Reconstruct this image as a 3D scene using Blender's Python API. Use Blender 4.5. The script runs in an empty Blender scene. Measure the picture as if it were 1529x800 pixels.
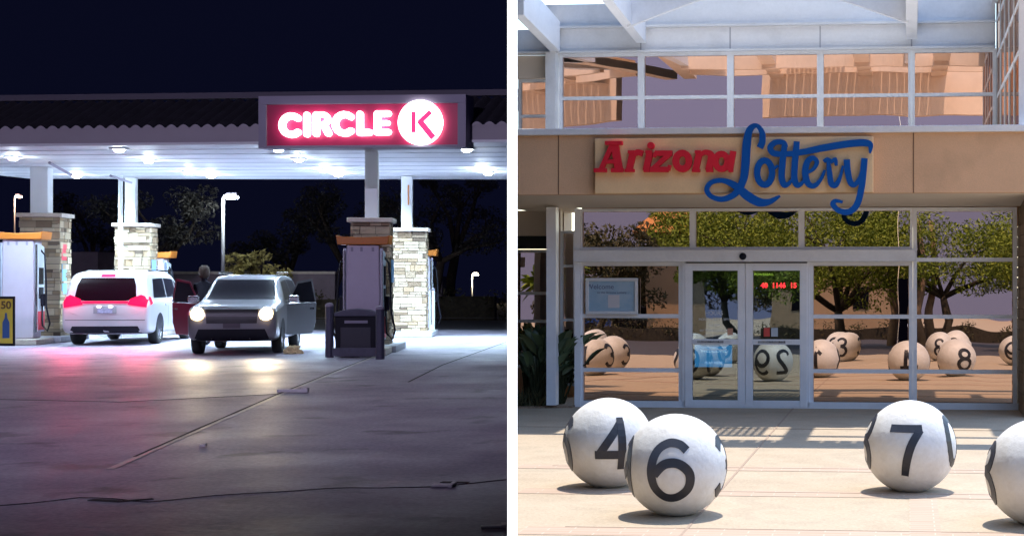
import bpy, bmesh, math, random
from math import sin, cos, tan, pi, radians as R
from mathutils import Vector, Matrix, noise
from mathutils.bvhtree import BVHTree
random.seed(7)
S = bpy.context.scene
C = S.collection
F = 2300.0; PPX = 1155.0; HY = 415.0; CZ = 1.6
PLAZA_Z = -0.4
# ------------------------------------------------------------------ materials
def new_mat(name):
    m = bpy.data.materials.new(name); m.use_nodes = True
    nt = m.node_tree
    return m, nt, nt.nodes['Principled BSDF']
def mat(name, col, rough=0.6, metal=0.0, var=0.0, vscale=3.0, bump=0.0, bscale=30.0, spec=0.5, col2=None, coat=0.0, rvar=0.0):
    m, nt, b = new_mat(name)
    b.inputs['Base Color'].default_value = (*col, 1); b.inputs['Roughness'].default_value = rough
    b.inputs['Metallic'].default_value = metal; b.inputs['Specular IOR Level'].default_value = spec
    b.inputs['Coat Weight'].default_value = coat
    if var or col2 or bump or rvar:
        tc = nt.nodes.new('ShaderNodeTexCoord')
    if var or col2:
        n = nt.nodes.new('ShaderNodeTexNoise'); n.inputs['Scale'].default_value = vscale; n.inputs['Detail'].default_value = 8
        n.inputs['Roughness'].default_value = 0.65
        nt.links.new(tc.outputs['Object'], n.inputs['Vector'])
        r = nt.nodes.new('ShaderNodeValToRGB')
        c2 = col2 or tuple(min(1, c * (1 + var)) for c in col)
        c1 = col if col2 else tuple(c * (1 - var) for c in col)
        r.color_ramp.elements[0].position = .34; r.color_ramp.elements[1].position = .68
        r.color_ramp.elements[0].color = (*c1, 1); r.color_ramp.elements[1].color = (*c2, 1)
        nt.links.new(n.outputs['Fac'], r.inputs['Fac']); nt.links.new(r.outputs['Color'], b.inputs['Base Color'])
    if rvar:
        n = nt.nodes.new('ShaderNodeTexNoise'); n.inputs['Scale'].default_value = .6; n.inputs['Detail'].default_value = 6
        nt.links.new(tc.outputs['Object'], n.inputs['Vector'])
        mr = nt.nodes.new('ShaderNodeMapRange'); mr.inputs['From Min'].default_value = .35; mr.inputs['From Max'].default_value = .65
        mr.inputs['To Min'].default_value = rough - rvar; mr.inputs['To Max'].default_value = rough + rvar
        nt.links.new(n.outputs['Fac'], mr.inputs['Value']); nt.links.new(mr.outputs['Result'], b.inputs['Roughness'])
    if bump:
        n = nt.nodes.new('ShaderNodeTexNoise'); n.inputs['Scale'].default_value = bscale; n.inputs['Detail'].default_value = 6
        nt.links.new(tc.outputs['Object'], n.inputs['Vector'])
        bp = nt.nodes.new('ShaderNodeBump'); bp.inputs['Strength'].default_value = bump; bp.inputs['Distance'].default_value = .02
        nt.links.new(n.outputs['Fac'], bp.inputs['Height']); nt.links.new(bp.outputs['Normal'], b.inputs['Normal'])
    return m
def emis(name, col, st):
    m, nt, b = new_mat(name)
    b.inputs['Base Color'].default_value = (*[min(1, c) for c in col], 1)
    b.inputs['Emission Color'].default_value = (*col, 1); b.inputs['Emission Strength'].default_value = st
    return m
def mirror(name, tint, wave=0.0, scale=0.9, rough=0.0, mixin=None, mixfac=0.0):
    m = bpy.data.materials.new(name); m.use_nodes = True
    nt = m.node_tree; nt.nodes.clear()
    out = nt.nodes.new('ShaderNodeOutputMaterial'); g = nt.nodes.new('ShaderNodeBsdfGlossy')
    g.inputs['Color'].default_value = (*tint, 1); g.inputs['Roughness'].default_value = rough
    if wave:
        tc = nt.nodes.new('ShaderNodeTexCoord'); n = nt.nodes.new('ShaderNodeTexNoise')
        n.inputs['Scale'].default_value = scale; n.inputs['Detail'].default_value = 0.5
        nt.links.new(tc.outputs['Object'], n.inputs['Vector'])
        bp = nt.nodes.new('ShaderNodeBump'); bp.inputs['Strength'].default_value = 1; bp.inputs['Distance'].default_value = wave
        nt.links.new(n.outputs['Fac'], bp.inputs['Height']); nt.links.new(bp.outputs['Normal'], g.inputs['Normal'])
    sh = g
    if mixin == 'transparent':
        t = nt.nodes.new('ShaderNodeBsdfTransparent'); t.inputs['Color'].default_value = (.62, .66, .66, 1)
        mx = nt.nodes.new('ShaderNodeMixShader'); mx.inputs[0].default_value = mixfac
        nt.links.new(g.outputs[0], mx.inputs[1]); nt.links.new(t.outputs[0], mx.inputs[2]); sh = mx
    nt.links.new(sh.outputs[0], out.inputs['Surface'])
    return m
def attr_mat(name, cols, rough=.8, bump=.3, bscale=40, spec=.3, trans=0):
    """colour picked per block from a ramp by the face attribute 'rnd'"""
    m, nt, b = new_mat(name)
    a = nt.nodes.new('ShaderNodeAttribute'); a.attribute_name = 'rnd'
    r = nt.nodes.new('ShaderNodeValToRGB'); e = r.color_ramp.elements
    while len(e) < len(cols): e.new(.5)
    for i, c in enumerate(cols):
        e[i].position = i / (len(cols) - 1); e[i].color = (*c, 1)
    nt.links.new(a.outputs['Fac'], r.inputs['Fac']); nt.links.new(r.outputs['Color'], b.inputs['Base Color'])
    b.inputs['Roughness'].default_value = rough; b.inputs['Specular IOR Level'].default_value = spec
    if bump:
        tc = nt.nodes.new('ShaderNodeTexCoord'); n = nt.nodes.new('ShaderNodeTexNoise'); n.inputs['Scale'].default_value = bscale
        n.inputs['Detail'].default_value = 5
        bp = nt.nodes.new('ShaderNodeBump'); bp.inputs['Strength'].default_value = bump; bp.inputs['Distance'].default_value = .02
        nt.links.new(tc.outputs['Object'], n.inputs['Vector'])
        nt.links.new(n.outputs['Fac'], bp.inputs['Height']); nt.links.new(bp.outputs['Normal'], b.inputs['Normal'])
    return m
# ------------------------------------------------------------------ mesh builder
class MB:
    def __init__(s): s.v = []; s.f = []; s.r = []
    def add(s, vs, fs, rnd=0.0):
        o = len(s.v); s.v += [tuple(v) for v in vs]
        for f in fs: s.f.append([o + i for i in f]); s.r.append(rnd)
        return s
    def box(s, x0, x1, y0, y1, z0, z1, rnd=0.0, rot=0, c=None):
        vs = [(x, y, z) for z in (z0, z1) for x, y in ((x0, y0), (x1, y0), (x1, y1), (x0, y1))]
        if rot:
            cx, cy = c or ((x0 + x1) / 2, (y0 + y1) / 2)
            vs = [(cx + (x - cx) * cos(rot) - (y - cy) * sin(rot), cy + (x - cx) * sin(rot) + (y - cy) * cos(rot), z) for x, y, z in vs]
        return s.add(vs, [(3, 2, 1, 0), (4, 5, 6, 7), (0, 1, 5, 4), (1, 2, 6, 5), (2, 3, 7, 6), (3, 0, 4, 7)], rnd)
    def prism(s, poly, z0, z1, m=None):
        """poly in 2D extruded; m maps (a,b,h) to xyz"""
        m = m or (lambda a, b, h: (a, b, h)); n = len(poly)
        vs = [m(a, b, z0) for a, b in poly] + [m(a, b, z1) for a, b in poly]
        fs = [tuple(range(n - 1, -1, -1)), tuple(range(n, 2 * n))] + [(i, (i + 1) % n, n + (i + 1) % n, n + i) for i in range(n)]
        return s.add(vs, fs)
    def tube(s, pts, rad, seg=8, rnd=0.0):
        pts = [Vector(p) for p in pts]; n = len(pts)
        rad = rad if isinstance(rad, (list, tuple)) else [rad] * n
        vs = []; prev = None
        for i, p in enumerate(pts):
            d = (pts[min(i + 1, n - 1)] - pts[max(i - 1, 0)]).normalized()
            a = prev if prev else (Vector((0, 0, 1)) if abs(d.z) < .9 else Vector((1, 0, 0)))
            u = (a - d * a.dot(d)).normalized(); w = d.cross(u); prev = u
            for k in range(seg):
                t = 2 * pi * k / seg; vs.append(p + (u * cos(t) + w * sin(t)) * rad[i])
        fs = [(i * seg + k, i * seg + (k + 1) % seg, (i + 1) * seg + (k + 1) % seg, (i + 1) * seg + k) for i in range(n - 1) for k in range(seg)]
        fs += [tuple(range(seg - 1, -1, -1)), tuple((n - 1) * seg + k for k in range(seg))]
        return s.add(vs, fs, rnd)
    def lathe(s, prof, seg=20, axis='z', c=(0, 0, 0)):
        vs = []
        for r, h in prof:
            for k in range(seg):
                t = 2 * pi * k / seg; a, b = r * cos(t), r * sin(t)
                p = {'z': (a, b, h), 'y': (a, h, b), 'x': (h, a, b)}[axis]
                vs.append((p[0] + c[0], p[1] + c[1], p[2] + c[2]))
        n = len(prof)
        fs = [(i * seg + k, i * seg + (k + 1) % seg, (i + 1) * seg + (k + 1) % seg, (i + 1) * seg + k) for i in range(n - 1) for k in range(seg)]
        if prof[0][0] > 1e-4: fs.append(tuple(range(seg - 1, -1, -1)))
        if prof[-1][0] > 1e-4: fs.append(tuple((n - 1) * seg + k for k in range(seg)))
        return s.add(vs, fs)
    def ribbon(s, pts, w, m, h0, h1, smooth=0, closed=False, rise=0.0, round_cap=False):
        """brush stroke: centre line pts (2D), width w (or list), extruded from h0 to h1, mapped by m(a,b,h)"""
        n = len(pts); ws = list(w) if isinstance(w, (list, tuple)) else [w] * n
        P = [Vector(p) for p in pts]
        if smooth:
            Q = []; W = []
            last = n if closed else n - 1
            for i in range(last):
                g = (lambda j: P[j % n]) if closed else (lambda j: P[max(0, min(n - 1, j))])
                gw = (lambda j: ws[j % n]) if closed else (lambda j: ws[max(0, min(n - 1, j))])
                a, b, c, d = g(i - 1), g(i), g(i + 1), g(i + 2)
                for k in range(smooth):
                    t = k / smooth
                    Q.append(.5 * ((2 * b) + (c - a) * t + (2 * a - 5 * b + 4 * c - d) * t * t + (3 * b - a - 3 * c + d) * t ** 3))
                    W.append(gw(i) * (1 - t) + gw(i + 1) * t)
            if not closed: Q.append(P[-1]); W.append(ws[-1])
            P, ws = Q, W; n = len(P)
        L = []; Rr = []
        for i in range(n):
            if closed: a, b = P[i - 1], P[(i + 1) % n]
            else: a, b = P[max(0, i - 1)], P[min(n - 1, i + 1)]
            d1 = (P[i] - a); d2 = (b - P[i])
            if d1.length < 1e-9: d1 = d2
            if d2.length < 1e-9: d2 = d1
            d1.normalize(); d2.normalize()
            nn = Vector((-(d1.y + d2.y), d1.x + d2.x))
            if nn.length < 1e-6: nn = Vector((-d1.y, d1.x))
            nn.normalize(); k = max(.35, nn.dot(Vector((-d1.y, d1.x))))
            L.append(P[i] + nn * ws[i] / 2 / k); Rr.append(P[i] - nn * ws[i] / 2 / k)
        if round_cap and not closed:
            for end in (0, 1):
                i0, i1 = (0, 1) if end == 0 else (n - 1, n - 2)
                d = (P[i0] - P[i1]).normalized(); q = Vector((-d.y, d.x)); r = ws[i0] / 2
                cap = [P[i0] + (d * sin(t) + q * cos(t)) * r for t in [pi * j / 8 for j in range(9)]]
                hh = h1 + (rise if end else 0)
                s.prism([tuple(c) for c in cap], h0, hh - .0003, m)
        vs = []
        for i in range(n):
            hh = h1 + rise * i / max(1, n - 1)
            vs += [m(L[i].x, L[i].y, h0), m(Rr[i].x, Rr[i].y, h0), m(L[i].x, L[i].y, hh), m(Rr[i].x, Rr[i].y, hh)]
        fs = []
        for i in range(n if closed else n - 1):
            j = (i + 1) % n; a, b = 4 * i, 4 * j
            fs += [(a + 2, b + 2, b + 3, a + 3), (a, a + 1, b + 1, b), (a, b, b + 2, a + 2), (a + 1, a + 3, b + 3, b + 1)]
        if not closed: fs += [(0, 2, 3, 1), (4 * n - 4, 4 * n - 3, 4 * n - 1, 4 * n - 2)]
        return s.add(vs, fs)
    def build(s, name, m, parent=None, smooth=False, bevel=0.0, loc=None, rotz=0, fixn=True):
        me = bpy.data.meshes.new(name); me.from_pydata(s.v, [], s.f); me.update()
        if any(s.r):
            at = me.attributes.new('rnd', 'FLOAT', 'FACE'); at.data.foreach_set('value', s.r)
        if fixn:
            bm = bmesh.new(); bm.from_mesh(me); bmesh.ops.recalc_face_normals(bm, faces=bm.faces); bm.to_mesh(me); bm.free()
        if smooth:
            for p in me.polygons: p.use_smooth = True
        me.materials.append(m)
        o = bpy.data.objects.new(name, me); C.objects.link(o)
        if parent: o.parent = parent
        if loc is not None: o.location = loc
        o.rotation_euler.z = rotz
        if bevel:
            b = o.modifiers.new('bevel', 'BEVEL'); b.width = bevel; b.segments = 2; b.limit_method = 'ANGLE'
        return o
def tag(o, label=None, cat=None, group=None, kind=None):
    if label: o['label'] = label
    if cat: o['category'] = cat
    if group: o['group'] = group
    if kind: o['kind'] = kind
    return o
def thing(name, label, cat, loc=(0, 0, 0), rotz=0, group=None):
    o = bpy.data.objects.new(name, None); C.objects.link(o); o.location = loc; o.rotation_euler.z = rotz
    o.empty_display_size = .2
    return tag(o, label, cat, group)
def copy_tree(o, parent=None):
    c = o.copy(); C.objects.link(c)
    if parent: c.parent = parent
    for ch in [x for x in S.objects if x.parent == o]: copy_tree(ch, c)
    return c
def text_mesh(name, txt, size, m, parent, loc, rot=(pi / 2, 0, 0), depth=.001, bold=0.0, align='CENTER'):
    cu = bpy.data.curves.new(name, 'FONT'); cu.body = txt; cu.size = size; cu.align_x = align; cu.extrude = depth; cu.offset = bold
    t = bpy.data.objects.new(name, cu); C.objects.link(t)
    dg = bpy.context.evaluated_depsgraph_get(); me = bpy.data.meshes.new_from_object(t.evaluated_get(dg))
    bpy.data.objects.remove(t); bpy.data.curves.remove(cu)
    me.materials.clear(); me.materials.append(m)
    o = bpy.data.objects.new(name, me); C.objects.link(o); o.parent = parent; o.location = loc; o.rotation_euler = rot
    return o
# ------------------------------------------------------------------ frames
def W(px, Y): return (px - PPX) / F * Y
def Zp(py, Y): return CZ + (HY - py) / F * Y
def gY(py, z=0.0): return F * (CZ - z) / (py - HY)
class Frame:
    def __init__(s, o, rot):
        s.o = Vector(o); s.rot = rot
    def _loc(s, w):
        d = w
        return Vector((d.x * cos(s.rot) + d.y * sin(s.rot), -d.x * sin(s.rot) + d.y * cos(s.rot), d.z))
    def hit(s, px, py, v):
        c = s._loc(Vector((0, 0, CZ)) - s.o); d = s._loc(Vector(((px - PPX) / F, 1, (HY - py) / F)))
        t = (v - c.y) / d.y; return c + d * t
    def u(s, px, v=0): return s.hit(px, HY, v).x
    def z(s, py, v=0, at=1155): return s.hit(at, py, v).z
    def world(s, u, v, z=0):
        return Vector((s.o.x + u * cos(s.rot) - v * sin(s.rot), s.o.y + u * sin(s.rot) + v * cos(s.rot), s.o.z + z))

# =================================================================== camera, sun, sky
cam = bpy.data.cameras.new('camera'); co = bpy.data.objects.new('camera', cam); C.objects.link(co)
co.location = (0, 0, CZ); co.rotation_euler = (pi / 2, 0, 0); cam.sensor_width = 36; cam.lens = 36 * F / 1529
cam.shift_x = (764.5 - PPX) / 1529; cam.shift_y = (HY - 400) / 1529; cam.clip_end = 2000; cam.clip_start = .05
S.camera = co
SUN_EL = R(72); sd = Vector((.27, .96, 0)).normalized() * cos(SUN_EL) + Vector((0, 0, sin(SUN_EL)))
wd = bpy.data.worlds.new('World'); S.world = wd; wd.use_nodes = True; nt = wd.node_tree
sky = nt.nodes.new('ShaderNodeTexSky'); sky.sky_type = 'NISHITA'; sky.sun_disc = False; sky.sun_elevation = SUN_EL
sky.sun_rotation = math.atan2(sd.x, sd.y); sky.dust_density = .3; sky.air_density = 1.3; sky.ozone_density = 3
nt.links.new(sky.outputs[0], nt.nodes['Background'].inputs[0]); nt.nodes['Background'].inputs[1].default_value = .15
sl = bpy.data.lights.new('sun', 'SUN'); sl.energy = 2.0; sl.angle = R(.53); sl.color = (1, .95, .87)
so = bpy.data.objects.new('sun', sl); C.objects.link(so); so.rotation_euler = sd.to_track_quat('Z', 'Y').to_euler(); so.location = sd * 50
S.view_settings.view_transform = 'Standard'; S.view_settings.look = 'None'; S.view_settings.gamma = 1; S.view_settings.exposure = 1.52
S.cycles.caustics_reflective = False; S.cycles.caustics_refractive = False
S.cycles.max_bounces = 8; S.cycles.glossy_bounces = 6; S.cycles.diffuse_bounces = 4; S.cycles.transparent_max_bounces = 12
S.cycles.use_denoising = True; S.cycles.sample_clamp_indirect = 6

# =================================================================== materials
M = {}
M['white'] = mat('white_paint', (.72, .72, .72), .45, var=.06, vscale=2)
M['offwhite'] = mat('panel_paint', (.82, .82, .83), .55, var=.05, vscale=.8, bump=.05)
M['frame'] = mat('window_frame_paint', (.86, .86, .88), .4, var=.05)
M['fascia'] = mat('tan_stucco', (.78, .47, .27), .85, var=.06, vscale=1.2, bump=.25, bscale=60)
M['signpanel'] = mat('light_tan_panel', (.95, .63, .33), .8, var=.05, vscale=1.5, bump=.1)
M['soffit'] = mat('soffit_paint', (.82, .70, .58), .7, var=.05, vscale=.7)
M['peach'] = mat('peach_paint', (.88, .70, .54), .75, var=.05)
M['glass'] = mirror('bronze_mirror_glass', (.52, .35, .26), wave=.0022, scale=1.1)
M['glass_up'] = mirror('bronze_upper_glass', (.68, .47, .38), wave=.006, scale=.9)
M['doorglass'] = mirror('door_glass', (.34, .37, .35), wave=.0012, scale=1.6, mixin='transparent', mixfac=.35)
M['mirrorwall'] = mirror('polished_mirror', (.94, .94, .94))
M['dark'] = mat('dark_interior', (.03, .03, .03), .9)
M['red'] = mat('red_letter_paint', (.74, .02, .04), .6, spec=.2)
M['blue'] = mat('blue_letter_paint', (.003, .09, .38), .6, spec=.15)
M['black'] = mat('black_paint', (.015, .015, .02), .5, var=.3, vscale=6)
M['ballwhite'] = mat('ball_white', (.70, .67, .62), .55, col2=(.83, .82, .80), vscale=3.5, bump=.35, bscale=14)
M['rubber'] = mat('tyre_rubber', (.02, .02, .02), .8)
M['chrome'] = mat('bright_metal', (.7, .7, .72), .25, metal=1)
M['darkglass'] = mat('car_glass', (.010, .009, .014), .3, spec=.06)
M['whitecar'] = mat('white_car_paint', (.46, .45, .48), .3, coat=.15)
M['silvercar'] = mat('silver_car_paint', (.22, .22, .24), .35, metal=.4, coat=.6)
M['redglow'] = mat('red_glow_on_silver', (.17, .008, .03), .3, metal=.2, coat=.6)  # red glow of the van's tail lights put into the door colour
M['blackcar'] = mat('black_car_paint', (.012, .012, .014), .2, coat=.8)
M['bluecar'] = mat('blue_car_paint', (.02, .07, .3), .25, coat=.8)
M['plastic'] = mat('black_plastic', (.014, .014, .022), .5, spec=.15)
M['pump'] = mat('pump_panel_paint', (.55, .50, .60), .45, var=.04)
M['pumpside'] = mat('pump_side_paint', (.62, .68, .78), .4)
M['orange'] = mat('orange_topper', (.62, .20, .03), .4)
M['bollard'] = mat('bollard_paint', (.07, .07, .11), .5, var=.15, vscale=8)
M['capstone'] = mat('cap_stone', (.55, .48, .42), .8, var=.1, vscale=8, bump=.3)
M['stone'] = attr_mat('ledge_stone', [(.09, .065, .05), (.30, .21, .13), (.40, .31, .21), (.46, .37, .26), (.22, .16, .11), (.50, .42, .31)], .9, .8, 30)
M['mortar'] = mat('mortar', (.10, .085, .07), .95)
M['leaf'] = attr_mat('palo_verde_leaf', [(.10, .14, .012), (.20, .26, .025), (.32, .37, .045)], .7, 0)
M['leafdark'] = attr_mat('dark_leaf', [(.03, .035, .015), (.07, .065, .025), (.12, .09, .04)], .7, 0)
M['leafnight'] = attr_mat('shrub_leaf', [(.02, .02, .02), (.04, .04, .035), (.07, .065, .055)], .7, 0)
M['bark'] = mat('bark', (.06, .045, .03), .9, var=.4, vscale=10)
M['sbark'] = mat('pale_bark', (.35, .24, .16), .9, var=.2, vscale=6)
M['tanwall'] = mat('sand_stucco', (.60, .40, .24), .85, var=.06, vscale=.6, bump=.1)
M['roofo'] = mat('orange_tile', (.62, .24, .06), .8, var=.2, vscale=8)
M['tile'] = mat('dark_barrel_tile', (.020, .018, .026), .8, var=.3, vscale=3)
M['band'] = mat('canopy_band_paint', (.38, .35, .38), .7, var=.05, vscale=.7)
M['night_white'] = mat('canopy_white_paint', (.78, .80, .82), .5, var=.04, vscale=.8)
M['lamp'] = emis('lamp_lens', (.85, .95, 1), 40)
M['signlight'] = emis('lit_letter', (1, .93, .97), 1.7)
M['signred'] = mat('red_acrylic', (.42, .012, .08), .45)
M['signk'] = mat('red_vinyl', (.75, .03, .14), .5)
M['greyframe'] = mat('sign_frame_paint', (.30, .28, .36), .6)

# =================================================================== NIGHT ENCLOSURE + MIRROR WALL
KD = (764 - PPX) / F           # direction of the dividing wall seen end-on
Y0 = 1.0; YF = 125.0; ZT = 24.0
TH = 10 / F * Y0
def kd(Y, side=0): return KD * Y + side
nx = Vector((1, -KD, 0)).normalized() if False else Vector((1, 0, 0))
# added wall splitting night from day: constant thickness, mirror on its day side
mw = MB()
Ls = kd(Y0) - TH / 2; Rs = kd(Y0) + TH / 2
mw.add([(kd(Y) + s * TH / 2, Y, z) for Y, s in ((Y0 + .01, -1), (Y0 + .01, 1), (YF, 1), (YF, -1)) for z in (PLAZA_Z, ZT)],
       [(0, 1, 3, 2), (2, 3, 5, 4), (4, 5, 7, 6), (6, 7, 1, 0), (1, 7, 5, 3), (0, 2, 4, 6)])
# added lintel over the camera gap and return behind it, holding daylight back
mw.add([(kd(Y0) + .012 * s, Y0, z) if e == 0 else (-.02 + .012 * s, -.35, z) for e in (0, 1) for s in (-1, 1) for z in (2.0, ZT)],
       [(0, 1, 3, 2), (4, 6, 7, 5), (2, 3, 7, 6), (0, 4, 5, 1), (0, 2, 6, 4), (1, 5, 7, 3)])
mw.add([(-.02, -.35, PLAZA_Z), (-.02, -.35, ZT), (-70, -14, PLAZA_Z), (-70, -14, ZT)], [(0, 2, 3, 1)])
wall = thing('dividing_wall', 'added very tall thin mirror-faced wall with a white edge between night forecourt and sunny plaza', 'wall', (kd(Y0), Y0, PLAZA_Z))
o = mw.build('mirror_panel', M['mirrorwall'], wall); o.location = (-kd(Y0), -Y0, -PLAZA_Z)
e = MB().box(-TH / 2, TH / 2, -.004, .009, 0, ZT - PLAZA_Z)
e.build('edge_strip', emis('white_edge_glow', (1, 1, 1), .45), wall)  # glow added to keep the wall edge white, not a lamp
# night sky: added closed dark shell over the whole night place, shutting out daylight
nsky = emis('night_sky_air', (.0009, .0011, .0042), 1.0)
nsky.node_tree.nodes['Principled BSDF'].inputs['Base Color'].default_value = (0, 0, 0, 1)
nsky.node_tree.nodes['Principled BSDF'].inputs['Specular IOR Level'].default_value = 0
ns = MB(); g = .008
fp = [(kd(Y0) - TH / 2 - .0008, Y0 + .012), (kd(YF) - g, YF), (-110, YF), (-110, -13.5), (-70, -13.5), (-.05, -.32)]
for i in range(5):
    (ax, ay), (bx, by) = fp[i], fp[i + 1]
    ns.add([(ax, ay, PLAZA_Z + .1), (bx, by, PLAZA_Z + .1), (bx, by, ZT - .05), (ax, ay, ZT - .05)], [(0, 1, 2, 3)])
ns.add([(fp[5][0], fp[5][1], 2.05), (fp[0][0], fp[0][1], 2.05), (fp[0][0], fp[0][1], ZT - .05), (fp[5][0], fp[5][1], ZT - .05)], [(0, 1, 2, 3)])
ns.add([(x, y, ZT - .05) for x, y in fp], [(0, 1, 2, 3, 4, 5)])
tag(ns.build('night_sky', nsky, fixn=False), kind='structure')

# =================================================================== GROUND
def ground(name, poly, z, m):
    o = MB().add([(x, y, z) for x, y in poly], [tuple(range(len(poly)))]).build(name, m, fixn=False)
    return tag(o, kind='structure')
gm = mat('forecourt_concrete', (.26, .235, .30), .58, var=0, spec=.22, col2=(.38, .345, .43), vscale=1.3, bump=.35, bscale=7, rvar=.08)
inner = [(kd(Y0) - TH / 2 - .001, Y0 + .03), (kd(47.5) - g, 47.5), (-90, 47.5), (-90, -13), (-.06, -.3)]
ground('forecourt', inner, 0, gm)
asph = mat('asphalt', (.05, .045, .055), .75, var=.15, vscale=4, bump=.3)
ground('road', [(kd(47.5) - g, 47.5), (kd(124.9) - g, 124.9), (-109, 124.9), (-109, 47.5)], -.004, asph)
pm = mat('plaza_concrete', (.45, .35, .245), .85, col2=(.55, .44, .315), vscale=1.6, bump=.2, bscale=60)
ground('plaza', [(-250, -300), (300, -300), (300, 300), (-250, 300)], PLAZA_Z, pm)
# added deep blue sky backdrop, glowing low behind the court for the mirror glass
mb = MB(); n_ = 48; rad = 240
for i in range(n_ + 1):
    a = R(-205 + 215 * i / n_); mb.v += [(rad * cos(a), rad * sin(a), PLAZA_Z - 2), (rad * cos(a), rad * sin(a), 90)]
for i in range(n_): mb.f.append([2 * i, 2 * i + 2, 2 * i + 3, 2 * i + 1]); mb.r.append(0)
deep = emis('blue_sky_backdrop', (.165, .20, .40), .60)
deep.node_tree.nodes['Principled BSDF'].inputs['Base Color'].default_value = (0, 0, 0, 1)
tag(mb.build('sky', deep, fixn=False), kind='structure')
def grain(m, fine, fa, stain, sa, thr=.60):
    nt = m.node_tree; b = nt.nodes['Principled BSDF']; src = b.inputs['Base Color'].links[0].from_socket
    tc = nt.nodes.new('ShaderNodeTexCoord')
    for sc_, lo_, p0, p1 in ((fine, fa, .35, .65), (stain, sa, thr, thr + .07)):
        n = nt.nodes.new('ShaderNodeTexNoise'); n.inputs['Scale'].default_value = sc_; n.inputs['Detail'].default_value = 5
        nt.links.new(tc.outputs['Object'], n.inputs['Vector'])
        mr = nt.nodes.new('ShaderNodeMapRange'); mr.inputs['From Min'].default_value = p0; mr.inputs['From Max'].default_value = p1
        mr.inputs['To Min'].default_value = 1.0; mr.inputs['To Max'].default_value = lo_
        nt.links.new(n.outputs['Fac'], mr.inputs['Value'])
        mx = nt.nodes.new('ShaderNodeVectorMath'); mx.operation = 'SCALE'
        nt.links.new(src, mx.inputs[0]); nt.links.new(mr.outputs['Result'], mx.inputs['Scale']); src = mx.outputs[0]
    nt.links.new(src, b.inputs['Base Color'])
grain(gm, 22, .72, 1.1, .55); grain(pm, 30, .84, 1.6, .86, .58); grain(M['ballwhite'], 24, .95, 3.2, .88, .62)
grain(M['fascia'], 40, .93, .9, .90, .56); grain(M['offwhite'], 20, .96, 1.2, .92, .58); grain(M['signpanel'], 40, .94, 1.1, .93, .56)
# joints and cracks in the night forecourt
def strip(name, pts, w, z, m, wob=0, label=None):
    P = []
    for i in range(len(pts) - 1):
        a, b = Vector(pts[i]), Vector(pts[i + 1]); n = 12
        for k in range(n + (i == len(pts) - 2)): P.append(a.lerp(b, k / n))
    if wob: P = [Vector((p.x, p.y + wob * noise.noise(Vector((p.x * 1.7, 3.3, 0))))) for p in P]
    ws = [w * (1 + (.6 * noise.noise(Vector((p.x * 3, p.y, 5))) if wob else 0)) for p in P]
    mb = MB().ribbon([tuple(p) for p in P], ws, lambda a, b, h: (a, b, h), z - .003, z)
    return tag(mb.build(name, m), kind='structure')
def gp(px, py, z=0): Y = gY(py, z); return (W(px, Y), Y)
jm = mat('joint_sealant', (.33, .29, .28), .5, var=.2, vscale=3); cm = mat('crack', (.012, .011, .014), .9)
strip('pavement_joint', [gp(560, 532), gp(420, 588), gp(300, 640), gp(165, 700)], .07, .004, jm)
strip('pavement_joint', [gp(556, 532), gp(416, 588), gp(296, 640), gp(200, 682)], .03, .006, cm, .03)
strip('pavement_crack', [gp(-10, 757), gp(120, 742), gp(230, 746), gp(420, 736), gp(600, 726), gp(757, 718)], .022, .004, cm, .25)
strip('pavement_crack', [gp(135, 746), gp(180, 748), gp(230, 744)], .07, .005, cm, .05)
strip('pavement_crack', [gp(660, 719), gp(700, 720)], .07, .005, cm, .05)
strip('pavement_joint', [gp(-5, 596), gp(180, 600), gp(420, 588)], .02, .004, cm)
strip('pavement_joint', [gp(757, 510), gp(660, 545), gp(610, 570)], .03, .004, cm)
litm = mat('pale_litter', (.62, .60, .62), .6)
def litter(px, py, L, Wd, rot, label, h=.015):
    x, y = gp(px, py)
    mb = MB(); mb.box(-L / 2, L / 2, -Wd / 2, Wd / 2, 0, h); mb.box(L * .3, L * .5, -Wd * .9, Wd * .9, 0, h * 1.6)
    tag(mb.build('litter', litm, loc=(x, y, .004), rotz=rot, bevel=.004), label, 'litter', 'litter dropped on the forecourt')
litter(437, 585.5, .45, .03, -.1, 'thin white stick lying on the diagonal pavement joint', .04)
litter(662, 726, .17, .10, 0, 'flattened pale wrapper on the pavement crack')
litter(737, 788, .16, .06, .2, 'small pale scrap of paper nearest the white-edged wall')
litter(303, 667, .06, .04, .2, 'tiny pebble-like crumb of litter below the diagonal joint', .02)

# =================================================================== FUEL CANOPY
AX = math.atan(.148)   # island direction
SOF = 4.4
CF = Frame((W(380, 32), 32, 0), -R(4.5))
canopy = thing('fuel_canopy', 'long forecourt canopy with white lit underside, purple-grey band and dark barrel-tile roof', 'canopy', CF.o, CF.rot)
uL = CF.u(-60); uR = CF.u(762, 0)
def cw(x, y):  # world to canopy local
    v = CF._loc(Vector((x, y, 0)) - CF.o); return (v.x, v.y)
bl = cw(W(48, 43.5), 43.5); brr = cw(kd(43.8) - .04, 43.8)
fl = cw(W(-420, 32.5), 33.2); fr = (uR, 0)
foot = [fl, fr, brr, bl]
zc = lambda py: CF.z(py, 0, 380)
mb = MB(); mb.prism(foot, SOF, SOF + .1); mb.build('ceiling_panel', M['night_white'], canopy)
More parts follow.
